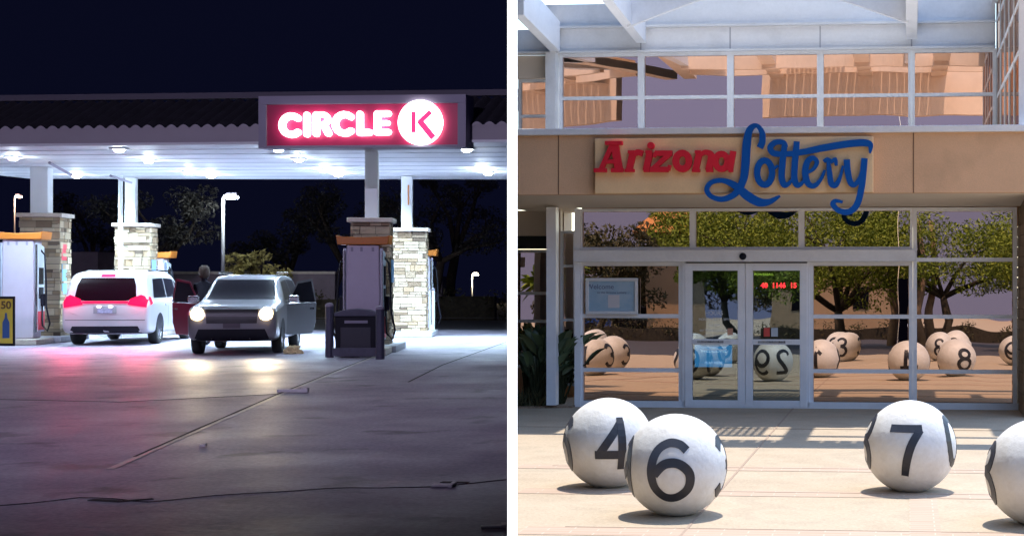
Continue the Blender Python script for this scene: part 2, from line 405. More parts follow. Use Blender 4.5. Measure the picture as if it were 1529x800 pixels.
# ribs of the underside
mb = MB()
for i in range(1, 9):
    t = i / 9; a = Vector(foot[0]).lerp(Vector(foot[3]), t); b = Vector(foot[1]).lerp(Vector(foot[2]), t)
    mb.ribbon([tuple(a), tuple(b)], .03, lambda x, y, h: (x, y, h), SOF - .012, SOF - .002)
mb.build('ceiling_seam', mat('seam_paint', (.5, .52, .56), .5), canopy)
zb1 = zc(190); zt1 = zc(131)
mb = MB()
L0 = Vector(fl); R0 = Vector(fr); dirv = (R0 - L0).normalized(); nrm = Vector((-dirv.y, dirv.x))
def edge(t, out, z): p = L0.lerp(R0, t) - nrm * out; return (p.x, p.y, z)
def lip(mb, o0, o1, z0, z1):
    mb.add([edge(0, o0, z0), edge(1, o0, z0), edge(1, o1, z0), edge(0, o1, z0), edge(0, o0, z1), edge(1, o0, z1), edge(1, o1, z1), edge(0, o1, z1)],
           [(0, 3, 2, 1), (4, 5, 6, 7), (0, 1, 5, 4), (1, 2, 6, 5), (2, 3, 7, 6), (3, 0, 4, 7)])
lip(mb, .16, .0, SOF - .02, zb1); mb.build('fascia_band', M['band'], canopy)
mb = MB(); lip(mb, .18, .162, SOF - .03, SOF + .02); mb.build('drip_edge', M['night_white'], canopy)
# tiled slope
mb = MB(); Ltot = (R0 - L0).length; n = int(Ltot / .26); seg = 6; vs = []
for i in range(n * seg + 1):
    t = i / (n * seg); ph = (i % seg) / seg; hgt = .075 * abs(sin(pi * (i / seg)))
    vs.append(edge(t, .17, zb1 + hgt)); vs.append(edge(t, -1.35, zt1 - .12 + hgt))
mb.add(vs, [(2 * i, 2 * i + 2, 2 * i + 3, 2 * i + 1) for i in range(n * seg)]).build('tile_slope', M['tile'], canopy, fixn=False)
mb = MB()
for i in range(n):
    t0 = i / n; p = [edge(t0 + (1 / n) * k / 6, .172, zb1 - .02 + .085 * sin(pi * k / 6)) for k in range(7)]
    mb.add(p + [edge(t0 + (1 / n), .172, zb1 - .03), edge(t0, .172, zb1 - .03)], [tuple(range(9))])
mb.build('tile_mortar', M['band'], canopy, fixn=False)
mb = MB(); lip(mb, -1.3, -1.5, zt1 - .05, zt1 + .08); mb.build('parapet_cap', mat('parapet_paint', (.11, .10, .13), .7), canopy)
mb = MB(); mb.prism([tuple(L0), tuple(R0), foot[2], foot[3]], zt1 - 1.0, zt1 - .9); mb.build('roof_deck', M['tile'], canopy)
# back and left fascia (light inner face seen from under)
mb = MB(); A, B_ = Vector(foot[3]), Vector(foot[2])
mb.ribbon([tuple(A), tuple(B_)], .1, lambda x, y, h: (x, y, h), SOF - .0 + .001, zt1 - .9)
mb.ribbon([tuple(fl), tuple(A)], .1, lambda x, y, h: (x, y, h), SOF + .001, zt1 - .9); mb.build('back_fascia', M['night_white'], canopy)
# lamps
lp = [(178, 228), (222, 244), (114, 266), (281, 261), (315, 266), (416, 226), (446, 242), (484, 258), (505, 264), (697, 222), (718, 257), (729, 262), (20, 240), (-40, 262)]
def make_lamp():
    r = MB().box(-.16, .16, -.16, .16, -.04, -.001).build('lamp_housing', M['night_white'], canopy, bevel=.02)
    l = MB().lathe([(0, -.10), (.06, -.095), (.10, -.07), (.11, -.04)], 16).build('lamp_lens', M['lamp'], r, smooth=True)
    return r
lproto = make_lamp()
CY = (F * (SOF - .1 - CZ))
for i, (px, py) in enumerate(lp):
    Y = CY / (HY - py) ; Y = max(Y, 33.1)
    x, y = cw(W(px, Y), Y)
    h = lproto if i == 0 else copy_tree(lproto, canopy)
    h.location = (x, y, SOF)
    ld = bpy.data.lights.new('canopy_lamp_light', 'AREA'); ld.shape = 'DISK'; ld.size = .28; ld.energy = 12 if py < 230 else (52 if py < 250 else 165); ld.color = (.57, .81, 1); ld.spread = R(140)
    lo = bpy.data.objects.new('canopy_lamp_light', ld); C.objects.link(lo); lo.parent = canopy; lo.location = (x, y, SOF - .16)
    if py > 230:
        # glow of the lens sideways onto the ceiling
        pd = bpy.data.lights.new('canopy_lamp_glow', 'POINT'); pd.energy = 8; pd.color = (.75, .88, 1); pd.shadow_soft_size = .1
        po = bpy.data.objects.new('canopy_lamp_glow', pd); C.objects.link(po); po.parent = canopy; po.location = (x, y, SOF - .24)
# small brackets seen under the ceiling
mb = MB(); p = cw(W(74, 35.5), 35.5); q = cw(W(107, 37.5), 37.5); mb.tube([(p[0], p[1], 4.25), (q[0], q[1], 4.1)], .035)
p = cw(W(165, 38), 38); q = cw(W(196, 40.5), 40.5); mb.tube([(p[0], p[1], 4.12), (q[0], q[1], 4.1)], .03); mb.build('conduit', M['greyframe'], canopy)

# columns
def column(px0, px1, pyc, Y, postpx, label, seed):
    random.seed(seed)
    wdt = (px1 - px0) / F * Y; x = W((px0 + px1) / 2, Y)
    dpt = wdt * .95
    zc_ = Zp(pyc, Y)
    t = thing('canopy_column', label, 'column', (x, Y + dpt / 2, 0), AX, 'stone-clad columns holding the canopy')
    hw, hd = wdt / 2, dpt / 2
    MB().box(-hw + .04, hw - .04, -hd + .04, hd - .04, .02, zc_ - .1).build('mortar_core', M['mortar'], t)
    st = MB(); z = .15
    while z < zc_ - .12:
        h = random.choice([.07, .10, .14, .18]); h = min(h, zc_ - .1 - z)
        for face in range(4):
            Lh = hw if face % 2 == 0 else hd; D = hd if face % 2 == 0 else hw
            a = -Lh
            while a < Lh - .02:
                l = random.uniform(.12, .42); b = min(a + l, Lh)
                if Lh - b < .08: b = Lh
                pr = random.uniform(-.012, .02); rr = random.uniform(.01, 1)
                hh = h - .014
                sub = [(z, z + hh)] if (random.random() < .7 or h < .12) else [(z, z + hh / 2 - .006), (z + hh / 2 + .006, z + hh)]
                for s0, s1 in sub:
                    rr = random.uniform(.01, 1)
                    c = [(a + .006, -D - pr), (b - .006, -D - pr), (b - .006, -D + .06), (a + .006, -D + .06)]
                    an = face * pi / 2
                    c = [(p[0] * cos(an) - p[1] * sin(an), p[0] * sin(an) + p[1] * cos(an)) for p in c]
                    st.add([(p[0], p[1], s0) for p in c] + [(p[0], p[1], s1) for p in c],
                           [(3, 2, 1, 0), (4, 5, 6, 7), (0, 1, 5, 4), (1, 2, 6, 5), (2, 3, 7, 6), (3, 0, 4, 7)], rr)
                a = b
        z += h
    st.build('stone_cladding', M['stone'], t)
    MB().box(-hw - .07, hw + .07, -hd - .07, hd + .07, zc_ - .1, zc_).build('cap', M['capstone'], t, bevel=.015)
    pw = (postpx[1] - postpx[0]) / F * Y / 2; pc = W((postpx[0] + postpx[1]) / 2, Y + dpt / 2) - x
    MB().box(pc - pw, pc + pw, -pw, pw, zc_ + .002, SOF - .015).build('post', M['night_white'], t, bevel=.01)
    MB().box(-hw - .25, hw + .2, -hd - .6, hd + .9, .002, .15).build('island_kerb', mat('kerb_concrete', (.42, .42, .45), .8, var=.1), t, bevel=.02)
    return t
colA = column(27, 84, 318, 38.6, (50, 75), 'stone-clad column behind the pump with the yellow poster', 1)
colB = column(169, 219, 333, 42.5, (189, 204), 'stone-clad column rising behind the white minivan', 2)
colC = column(520, 577, 325, 33.6, (546, 565), 'shorter stone-clad column directly behind the pump with the black bin', 3)
colD = column(584, 632, 340, 42.0, (600, 616), 'bright stone-clad column with a lone bollard at its right', 4)
# details on columns
def placard(par, u0, u1, side, z0, z1, m, y0=0.0):
    MB().box(side, side + .02, u0, u1, z0, z1).build('placard', m, par)
pr = mat('placard_red', (.6, .05, .08), .5); pb = mat('placard_blue', (.2, .4, .65), .5); py_ = mat('placard_yellow', (.65, .45, .06), .5)
placard(colA, -.35, .05, .47, 2.05, 2.45, pr); placard(colA, -.3, .05, .47, 1.2, 1.95, pb)
placard(colB, -.3, .1, .48, 1.6, 2.1, pb); placard(colC, -.3, .1, .44, 1.5, 2.0, pb)
MB().box(-.07, -.03, -.17, -.15, 3.6, 4.15).build('stripe', mat('orange_stripe', (.5, .2, .06), .6), colD)
# vent pipe by column B
x = W(187, 42); t = MB().tube([(0, 0, 0), (0, 0, 4.38)], .06, 10).build('vent_pipe', M['night_white'], loc=(x, 41.7, .0), smooth=True)
tag(t, 'slim white vent pipe standing in front of the column behind the minivan', 'pipe')

# ---------------- the illuminated sign
SF = Frame((W(542, 31.4), 31.4, 0), -R(4.5))
sg = thing('illuminated_sign', 'lit fuel station sign, glowing white CIRCLE K letters on a red panel', 'sign', SF.o, SF.rot)
u0, u1 = SF.u(388), SF.u(697); z0, z1 = SF.z(221, 0, 542), SF.z(143, 0, 542)
sg.location = SF.world(0, 0, z0); dz = -z0
b = .12
mb = MB(); mb.box(u0, u1, 0, .5, 0, z1 - z0)
mb.build('cabinet', M['greyframe'], sg)
mb = MB(); mb.box(u0, u1, -.07, -.003, z1 - z0 - .17, z1 - z0); mb.box(u0, u1, -.07, -.003, 0, .05)
mb.box(u0, u0 + .16, -.07, -.003, .052, z1 - z0 - .172); mb.box(u1 - .17, u1, -.07, -.003, .052, z1 - z0 - .172)
mb.build('frame', M['greyframe'], sg)
MB().box(u0 + .16, u1 - .17, -.02, -.004, .052, z1 - z0 - .172).build('panel', M['signred'], sg)
def sp(px, py): h = SF.hit(px, py, 0); return (h.x, h.z - z0)
def smap(a, b, h): return (a, -h, b)
def sletter(strokes, par=sg, m=M['signlight'], nm='letter', h0=.05, h1=.13):
    mb = MB()
    for k, (pts, w, sm, cl) in enumerate(strokes):
        mb.ribbon([sp(*p) for p in pts], w / F * 31.4, smap, h0, h1 + .0015 * k, smooth=sm, closed=cl, rise=.002, round_cap=not cl)
    return mb.build(nm, m, par)
def arc(cx, cy, rx, ry, a0, a1, n=12): return [(cx + rx * cos(R(a0 + (a1 - a0) * i / n)), cy - ry * sin(R(a0 + (a1 - a0) * i / n))) for i in range(n + 1)]
w = 9.6
yy = lambda x: -(x - 500) * .015
sletter([(arc(438, 188, 14, 14, 48, 312), w, 0, False)])
sletter([([(461, 173), (461, 201)], w, 0, False)])
sletter([([(475, 172.5), (475, 200.5)], w, 0, False), ([(475, 172.5), (487, 172.5), (492, 179), (487, 187), (476, 187)], 8, 4, False), ([(486, 187), (493, 200)], w, 0, False)])
sletter([(arc(517, 186, 14, 14, 48, 312), w, 0, False)])
sletter([([(540, 171.5), (540, 199)], w, 0, False), ([(540, 199), (554, 198.7)], w, 0, False)])
sletter([([(566, 171), (566, 198.5)], w, 0, False), ([(566, 171), (582, 170.7)], 9, 0, False), ([(566, 185), (581, 184.6)], 7.5, 0, False), ([(566, 198.5), (582, 198.1)], 9, 0, False)])
dk = MB(); cxy = sp(630, 184); rr = 33.5 / F * 31.4
dk.prism([(cxy[0] + rr * cos(2 * pi * i / 48), cxy[1] + rr * sin(2 * pi * i / 48)) for i in range(48)], .05, .13, smap)
disc = dk.build('roundel', M['signlight'], sg)
mb = MB()
for k, (pts, w_) in enumerate([([(620.5, 168), (620.5, 199)], 7), ([(646, 168), (629, 184)], 7), ([(629, 181), (650, 207)], 9)]):
    mb.ribbon([sp(*p) for p in pts], w_ / F * 31.4, smap, .129, .137 + .002 * k)
mb.build('letter', emis('lit_red_letter', (.95, .03, .16), .55), disc)

# =================================================================== PUMPS
def fuel_pump(px, Y, rot, label, hose_side=1, hgt=2.42, wid=.74):
    t = thing('fuel_pump', label, 'fuel pump', (W(px, Y), Y, 0), rot, 'fuel pumps on the islands')
    hw = wid / 2
    MB().box(-hw - .12, hw + .12, -.35, 1.0, .002, .14).build('plinth', M['capstone'], t, bevel=.02)
    # end panel: slightly wider at the shoulders, tapering to the foot
    prof = [(-hw + .06, .14), (hw - .06, .14), (hw - .02, 1.2), (hw - .04, hgt - .14), (-hw + .04, hgt - .14), (-hw + .02, 1.2)]
    MB().prism(prof, 0, -.6, lambda a, b, h: (a, -h - .0, b)).build('housing', M['pump'], t, bevel=.03)
    for s in (-1, 1):
        p = [(0.04, .3), (.54, .3), (.54, hgt - .3), (.04, hgt - .2)]
        pn = MB().prism(p, 0, .07, lambda a, b, h: (s * (hw - .035 + h), a, b)).build('side_panel', M['pumpside'], t, bevel=.015)
        MB().box(s * (hw + .035), s * (hw + .05), .12, .44, 1.45, 1.85).build('screen', M['darkglass'], pn)
        MB().box(s * (hw + .035), s * (hw + .05), .12, .44, 1.1, 1.38).build('keypad', M['plastic'], pn)
        MB().box(s * (hw + .035), s * (hw + .05), .06, .5, .35, .8).build('advert', pr, pn)
        MB().box(s * (hw - .0), s * (hw + .03), -.03, .03, .3, hgt - .25).build('corner_trim', M['chrome'], t)
        bx = s * (hw + .16)
        MB().tube([(s * hw, .3, hgt - .35), (s * (hw + .12), .28, hgt - .5), (bx, .25, 1.5), (bx + s * .02, .2, .9), (bx + s * .1, .2, .5), (bx + s * .04, .22, .32), (bx - s * .08, .25, .45), (bx - s * .1, .3, .95)], .022, 6).build('hose', M['plastic'], t, smooth=True)
        MB().box(s * (hw + .03), s * (hw + .14), .24, .34, .92, 1.22).build('nozzle', M['plastic'], t, bevel=.02)
    top = [(-hw - .14, 0), (-hw - .1, .0), (hw + .1, 0), (hw + .14, .0), (hw + .17, .2), (hw + .1, .17), (0, .15), (-hw - .1, .17), (-hw - .17, .2)]
    MB().prism([(a, b + hgt - .13) for a, b in top], .06, -.72, lambda a, b, h: (a, -h, b)).build('topper', M['orange'], t, bevel=.02)
    for xx in (-.22, -.03, .2): MB().box(xx - .025, xx + .025, -.006, -.001, hgt - .27, hgt - .18).build('label_tab', M['greyframe'], t)
    return t
p1 = fuel_pump(542, 31.9, AX, 'fuel pump behind the black bin and two dark bollards')
p2 = fuel_pump(27, 37.0, AX, 'fuel pump behind the yellow drink poster', hgt=2.66, wid=.80)
p3 = fuel_pump(233, 43.5, AX, 'far fuel pump mostly hidden by the column behind the minivan', hgt=2.3, wid=.5)
p4 = fuel_pump(634, 43.2, AX, 'far fuel pump peeking out right of the bright stone column', hgt=2.35, wid=.35)
# bin in front of pump 1
t = thing('waste_bin', 'black waste bin with arched grey lid between two dark bollards', 'bin', (W(531, 31.3), 31.3, 0), AX)
MB().prism([(-.40, .08), (.40, .08), (.42, .82), (-.42, .82)], .0, -.45, lambda a, b, h: (a, -h, b)).build('body', M['plastic'], t, bevel=.03)
MB().prism([(-.45, .823), (.45, .823), (.43, .89), (.25, .95), (0, .975), (-.25, .95), (-.43, .89)], .04, -.5, lambda a, b, h: (a, -h, b)).build('lid', M['bollard'], t, bevel=.015)
MB().box(-.22, .24, -.012, .004, .68, .74).build('handle', M['greyframe'], t, bevel=.01)
MB().box(-.3, .3, -.01, .004, .14, .6).build('front_panel', mat('bin_panel', (.03, .03, .045), .4), t, bevel=.02)
def bollard(px, py, h, r, m, label, grp='bollards guarding the pumps'):
    Y = gY(py); t = thing('bollard', label, 'bollard', (W(px, Y), Y, 0), 0, grp)
    MB().tube([(0, 0, 0), (0, 0, h - .04)], r, 16).build('post', m, t, smooth=False)
    MB().lathe([(r * 1.05, h - .04), (r * 1.0, h), (r * .6, h + .035), (0, h + .045)], 16).build('cap', M['greyframe'], t, smooth=True)
    return t
bollard(492, 533, 1.06, .085, M['bollard'], 'dark bollard left of the black bin')
bollard(567.5, 536, 1.02, .085, M['bollard'], 'dark bollard right of the black bin')
bollard(33, 513, 1.05, .09, M['bollard'], 'dark bollard beside the yellow drink poster')
bollard(644.5, 500, 1.3, .09, M['night_white'], 'lone pale bollard at the right foot of the bright stone column')
Yb = gY(534); tag(MB().box(W(497, Yb), W(562, Yb), -.04, .04, .03, .2).build('guard_rail', M['bollard'], loc=(0, Yb, 0)), 'low dark rail joining the two bollards under the black bin', 'rail')
# poster
t = thing('poster_stand', 'yellow drink poster with a blue bottle in a black frame', 'poster', (W(4, 35.4), 35.4, 0), 0)
MB().box(-.3, .27, 0, .05, .04, 1.18).build('frame', M['plastic'], t, bevel=.01)
pst = MB().box(-.26, .23, -.006, -.001, .1, 1.12).build('poster', mat('poster_yellow', (.55, .42, .04), .5, var=.1), t)
MB().prism([(.0, .22), (.16, .22), (.16, .58), (.11, .68), (.10, .8), (.06, .8), (.05, .68), (.0, .58)], .007, .012, lambda a, b, h: (a, -h, b)).build('bottle_picture', mat('poster_blue', (.03, .09, .25), .5), pst)
text_mesh('poster_text', '50', .24, mat('poster_brown', (.12, .07, .02), .6), pst, (.08, -.009, .9), bold=.008)
# small bags by pump column 4? crumpled bag on the ground
random.seed(5)
x, y = gp(437, 528); bg = MB(); nu, nv = 18, 8; vs = []
for a_ in range(nv + 1):
    for b_ in range(nu):
        th, ph = pi / 2 * a_ / nv, 2 * pi * b_ / nu; d = Vector((cos(ph) * cos(th), sin(ph) * cos(th), sin(th)))
        rr_ = 1 + .55 * noise.noise(d * 2.6) + .25 * noise.noise(d * 7); vs.append((d.x * .20 * rr_, d.y * .10 * rr_, d.z * .15 * rr_ * (1 + .3 * d.x)))
bg.add(vs, [(a_ * nu + b_, a_ * nu + (b_ + 1) % nu, (a_ + 1) * nu + (b_ + 1) % nu, (a_ + 1) * nu + b_) for a_ in range(nv) for b_ in range(nu)])
tag(bg.build('crumpled_bag', mat('paper_bag', (.62, .47, .25), .7, var=.3, vscale=9), loc=(x, y, .003)), 'crumpled tan paper bag on the ground beside the silver SUV', 'bag')

# =================================================================== VEHICLES
def loft(stations):
    vs = []; n = None
    for (x, zb, w, zt, wr, zr) in stations:
        m_ = max(.02, zr - zt); a_ = min(.07, m_ * .35)
        h = [(0, zb), (w * .85, zb), (w * .965, zb + .05), (w, zb + .15), (w * 1.0, zt - .12), (w * .99, zt - .02), (w * .955, zt + min(.02, .1 * m_)), ((w * .955 + wr) / 2 + .01, (zt + zr) / 2), (wr, zr - a_), (wr - .04, zr - a_ * .2), (wr * .6, zr + .005), (0, zr + .012)]
        ring = h + [(-a, b) for a, b in h[-2:0:-1]]; n = len(ring)
        vs += [(x, a, b) for a, b in ring]
    fs = [(i * n + k, i * n + (k + 1) % n, (i + 1) * n + (k + 1) % n, (i + 1) * n + k) for i in range(len(stations) - 1) for k in range(n)]
    m = len(stations) - 1
    fs += [tuple(range(n - 1, -1, -1)), tuple(m * n + k for k in range(n))]
    return vs, fs
def make_body(stations, m, parent):
    mb = MB(); mb.add(*loft(stations)); o = mb.build('body', m, parent, smooth=True)
    sub = o.modifiers.new('s', 'SUBSURF'); sub.levels = 2; sub.render_levels = 2
    dg = bpy.context.evaluated_depsgraph_get(); dg.update()
    me = bpy.data.meshes.new_from_object(o.evaluated_get(dg)); o.modifiers.clear(); o.data = me
    for p in me.polygons: p.use_smooth = True
    bvh = BVHTree.FromPolygons([v.co.copy() for v in me.vertices], [tuple(p.vertices) for p in me.polygons])
    return o, bvh
def decal(bvh, poly, axis, m, parent, name, off=.006, cuts=4, dom=0.0, thick=0.0):
    """poly in the plane facing the axis: '+x','-x' use (y,z); '+y','-y' use (x,z)"""
    bm = bmesh.new(); ds = 6.0; sgn = 1 if axis[0] == '+' else -1
    def p3(a, b): return Vector((sgn * ds, a, b)) if axis[1] == 'x' else Vector((a, sgn * ds, b))
    f = bm.faces.new([bm.verts.new(p3(a, b)) for a, b in poly])
    bmesh.ops.triangulate(bm, faces=[f])
    for _ in range(cuts):
        L = [e for e in bm.edges if e.calc_length() > .09]
        if not L: break
        bmesh.ops.subdivide_edges(bm, edges=L, cuts=1); bmesh.ops.triangulate(bm, faces=bm.faces[:])
    d = Vector((-sgn, 0, 0)) if axis[1] == 'x' else Vector((0, -sgn, 0)); lasth = None
    for v in bm.verts:
        h, nn, _, _ = bvh.ray_cast(v.co, d)
        if h is None:
            h, nn, _, _ = bvh.find_nearest(Vector((v.co.x * (0.3 if axis[1] == 'x' else 1), v.co.y * (1 if axis[1] == 'x' else .1), v.co.z)))
        v.co = h + nn * off
    bmesh.ops.recalc_face_normals(bm, faces=bm.faces)
    me = bpy.data.meshes.new(name); bm.to_mesh(me); bm.free(); me.materials.append(m)
    for p in me.polygons: p.use_smooth = True
    o = bpy.data.objects.new(name, me); C.objects.link(o); o.parent = parent
    return o
def wheel(parent, x, y, r=.34, w=.22):
    s = 1 if y > 0 else -1
    yo, yi = y, y - s * w
    t = MB().lathe([(r * .62, yi), (r * .95, yi), (r, yi + s * .03), (r, yo - s * .03), (r * .95, yo), (r * .66, yo + s * .001), (r * .62, yo - s * .03)], 28, 'y', (x, 0, r)).build('wheel', M['rubber'], parent, smooth=True)
    rim = MB(); rim.lathe([(r * .62, yo - s * .035), (r * .60, yo - s * .01), (r * .56, yo - s * .04), (r * .5, yo - s * .09), (0.001, yo - s * .09)], 24, 'y', (x, 0, r))
    for k in range(5):
        a = 2 * pi * k / 5 + .3; ca, sa = cos(a), sin(a)
        pts = [(ca * rr_ - sa * q, sa * rr_ + ca * q) for rr_, q in ((.03, -.03), (r * .58, -.045), (r * .58, .045), (.03, .03))]
        rim.prism([(x + p, r + q) for p, q in pts], yo - s * .08, yo - s * .02, lambda a_, b_, h: (a_, h, b_))
    rim.build('rim', M['chrome'], t)
    return t
def arch(bvh, parent, x, s, r=.40):
    poly = [(x + r * cos(a), .34 + r * sin(a)) for a in [pi * i / 14 - .35 for i in range(0, 15)]] + [(x - r * .95, .26), (x + r * .95, .26)]
    poly = [(x + r * cos(pi * i / 14), .36 + r * sin(pi * i / 14)) for i in range(15)] + [(x - r, .26), (x + r, .26)]
    return decal(bvh, poly, ('+y' if s > 0 else '-y'), M['plastic'], parent, 'wheel_arch', .004)
tail_m = emis('tail_light', (.95, .003, .055), .9); tail_hot = emis('brake_light', (1, .02, .09), 1.6); head_m = emis('headlight_lens', (1, .80, .48), 9)
for q_ in (tail_m, tail_hot): q_.node_tree.nodes['Principled BSDF'].inputs['Base Color'].default_value = (.06, .001, .005, 1); q_.node_tree.nodes['Principled BSDF'].inputs['Specular IOR Level'].default_value = .1
platelamp = emis('plate_lamp', (1, 1, 1), 6)
VAN = [(-2.60, .45, .84, .66, .80, .70), (-2.585, .34, .94, .92, .88, .98), (-2.52, .28, .985, 1.02, .84, 1.22), (-2.40, .26, .995, 1.05, .86, 1.52), (-2.24, .25, 1.0, 1.06, .84, 1.71), (-1.9, .25, 1.0, 1.07, .83, 1.77),
       (-.6, .24, 1.0, 1.07, .82, 1.80), (.5, .24, 1.0, 1.05, .80, 1.76), (1.15, .24, 1.0, 1.03, .80, 1.44), (1.75, .25, 1.0, 1.0, .82, 1.08), (2.2, .26, .97, .9, .8, .96), (2.48, .3, .9, .74, .72, .80), (2.58, .42, .78, .6, .6, .66)]
def minivan(loc, rot, label):
    t = thing('minivan', label, 'minivan', loc, rot)
    b, bv = make_body(VAN, M['whitecar'], t)
    rg = decal(bv, [(-.70, 1.10), (-.45, 1.06), (.45, 1.06), (.70, 1.10), (.66, 1.42), (.60, 1.60), (-.60, 1.60), (-.66, 1.42)], '-x', mat('rear_glass', (.008, .0005, .003), .35, spec=.05), t, 'rear_window')
    hb = decal(bv, [(-.16, 1.62), (.16, 1.62), (.15, 1.68), (-.15, 1.68)], '-x', tail_hot, t, 'brake_light', .012)
    for s in (-1, 1):
        decal(bv, [(s * .50, .97), (s * .93, .90), (s * .95, 1.13), (s * .80, 1.20), (s * .56, 1.10)], '-x', tail_m, t, 'tail_light', .012)
        ax = '+y' if s > 0 else '-y'
        decal(bv, [(-2.45, .95), (-2.22, 1.0), (-2.26, 1.14), (-2.40, 1.16)], ax, tail_m, t, 'tail_light', .01)
        g_ = decal(bv, [(-2.0, 1.12), (-.75, 1.12), (-.75, 1.60), (-1.75, 1.58)], ax, M['darkglass'], t, 'side_window')
        decal(bv, [(-.68, 1.12), (.35, 1.12), (.35, 1.58), (-.68, 1.60)], ax, M['darkglass'], t, 'side_window')
        decal(bv, [(.42, 1.12), (1.25, 1.12), (.55, 1.55), (.42, 1.57)], ax, M['darkglass'], t, 'side_window')
        for xx in (-.72, .38): decal(bv, [(xx - .008, .4), (xx + .008, .4), (xx + .008, 1.1), (xx - .008, 1.1)], ax, M['plastic'], t, 'door_seam', .003, 2)
        for xx in (-.95, .15): MB().box(xx - .1, xx + .1, s * 1.0, s * 1.035, .93, .97).build('door_handle', M['whitecar'], t, bevel=.01)
        MB().box(.9, 1.1, s * .96, s * 1.2, 1.06, 1.24).build('wing_mirror', M['whitecar'], t, bevel=.05)
        arch(bv, t, -1.55, s); arch(bv, t, 1.55, s)
        wheel(t, -1.55, s * 1.0); wheel(t, 1.55, s * 1.0)
    decal(bv, [(-.52, 1.0), (.52, 1.0), (.52, 1.045), (-.52, 1.045)], '-x', tail_m, t, 'light_bar', .014)
    decal(bv, [(-.26, .76), (.26, .76), (.26, .93), (-.26, .93)], '-x', mat('plate_recess', (.25, .25, .28), .6), t, 'plate_recess', .01)
    pl = decal(bv, [(-.17, .77), (.17, .77), (.17, .88), (-.17, .88)], '-x', mat('licence_plate', (.32, .33, .48), .5, var=.4, vscale=14), t, 'licence_plate', .018)
    for s in (-1, 1): decal(bv, [(s * .13 - .04, .905), (s * .13 + .04, .905), (s * .13 + .04, .93), (s * .13 - .04, .93)], '-x', platelamp, t, 'plate_lamp', .03)
    decal(bv, [(-.82, .30), (.82, .30), (.74, .46), (-.74, .46)], '-x', M['plastic'], t, 'rear_valance', .008)
    decal(bv, [(-.9, .60), (.9, .60), (.9, .612), (-.9, .612)], '-x', M['plastic'], t, 'bumper_seam', .004)
    MB().box(-1.5, .5, -.72, -.69, 1.76, 1.80).build('roof_rail', M['chrome'], t); MB().box(-1.5, .5, .69, .72, 1.76, 1.80).build('roof_rail', M['chrome'], t)
    MB().tube([(-1.75, 0, 1.76), (-1.85, 0, 1.83)], .012).build('aerial', M['plastic'], t)
    return t
hd = math.atan2(1, -.148)
Yv = 36.5; cx = W(157, Yv); fx, fy = cos(hd), sin(hd)
van = minivan((cx + fx * 2.58, Yv + fy * 2.58, 0), hd, 'white minivan seen from behind with glowing red tail lights')
SUVS = [(-2.22, .45, .80, .70, .76, .78), (-2.2, .34, .88, .95, .80, 1.05), (-2.12, .28, .90, 1.04, .74, 1.4), (-2.0, .26, .905, 1.06, .70, 1.62), (-1.7, .25, .91, 1.06, .69, 1.67), (-.2, .25, .91, 1.06, .69, 1.68), (.25, .25, .91, 1.05, .68, 1.64),
        (.62, .25, .91, 1.05, .73, 1.36), (.98, .25, .91, 1.05, .80, 1.12), (1.6, .26, .91, 1.0, .80, 1.07), (2.05, .28, .90, .95, .78, 1.01), (2.17, .32, .88, .88, .76, .95), (2.21, .42, .80, .68, .7, .78)]
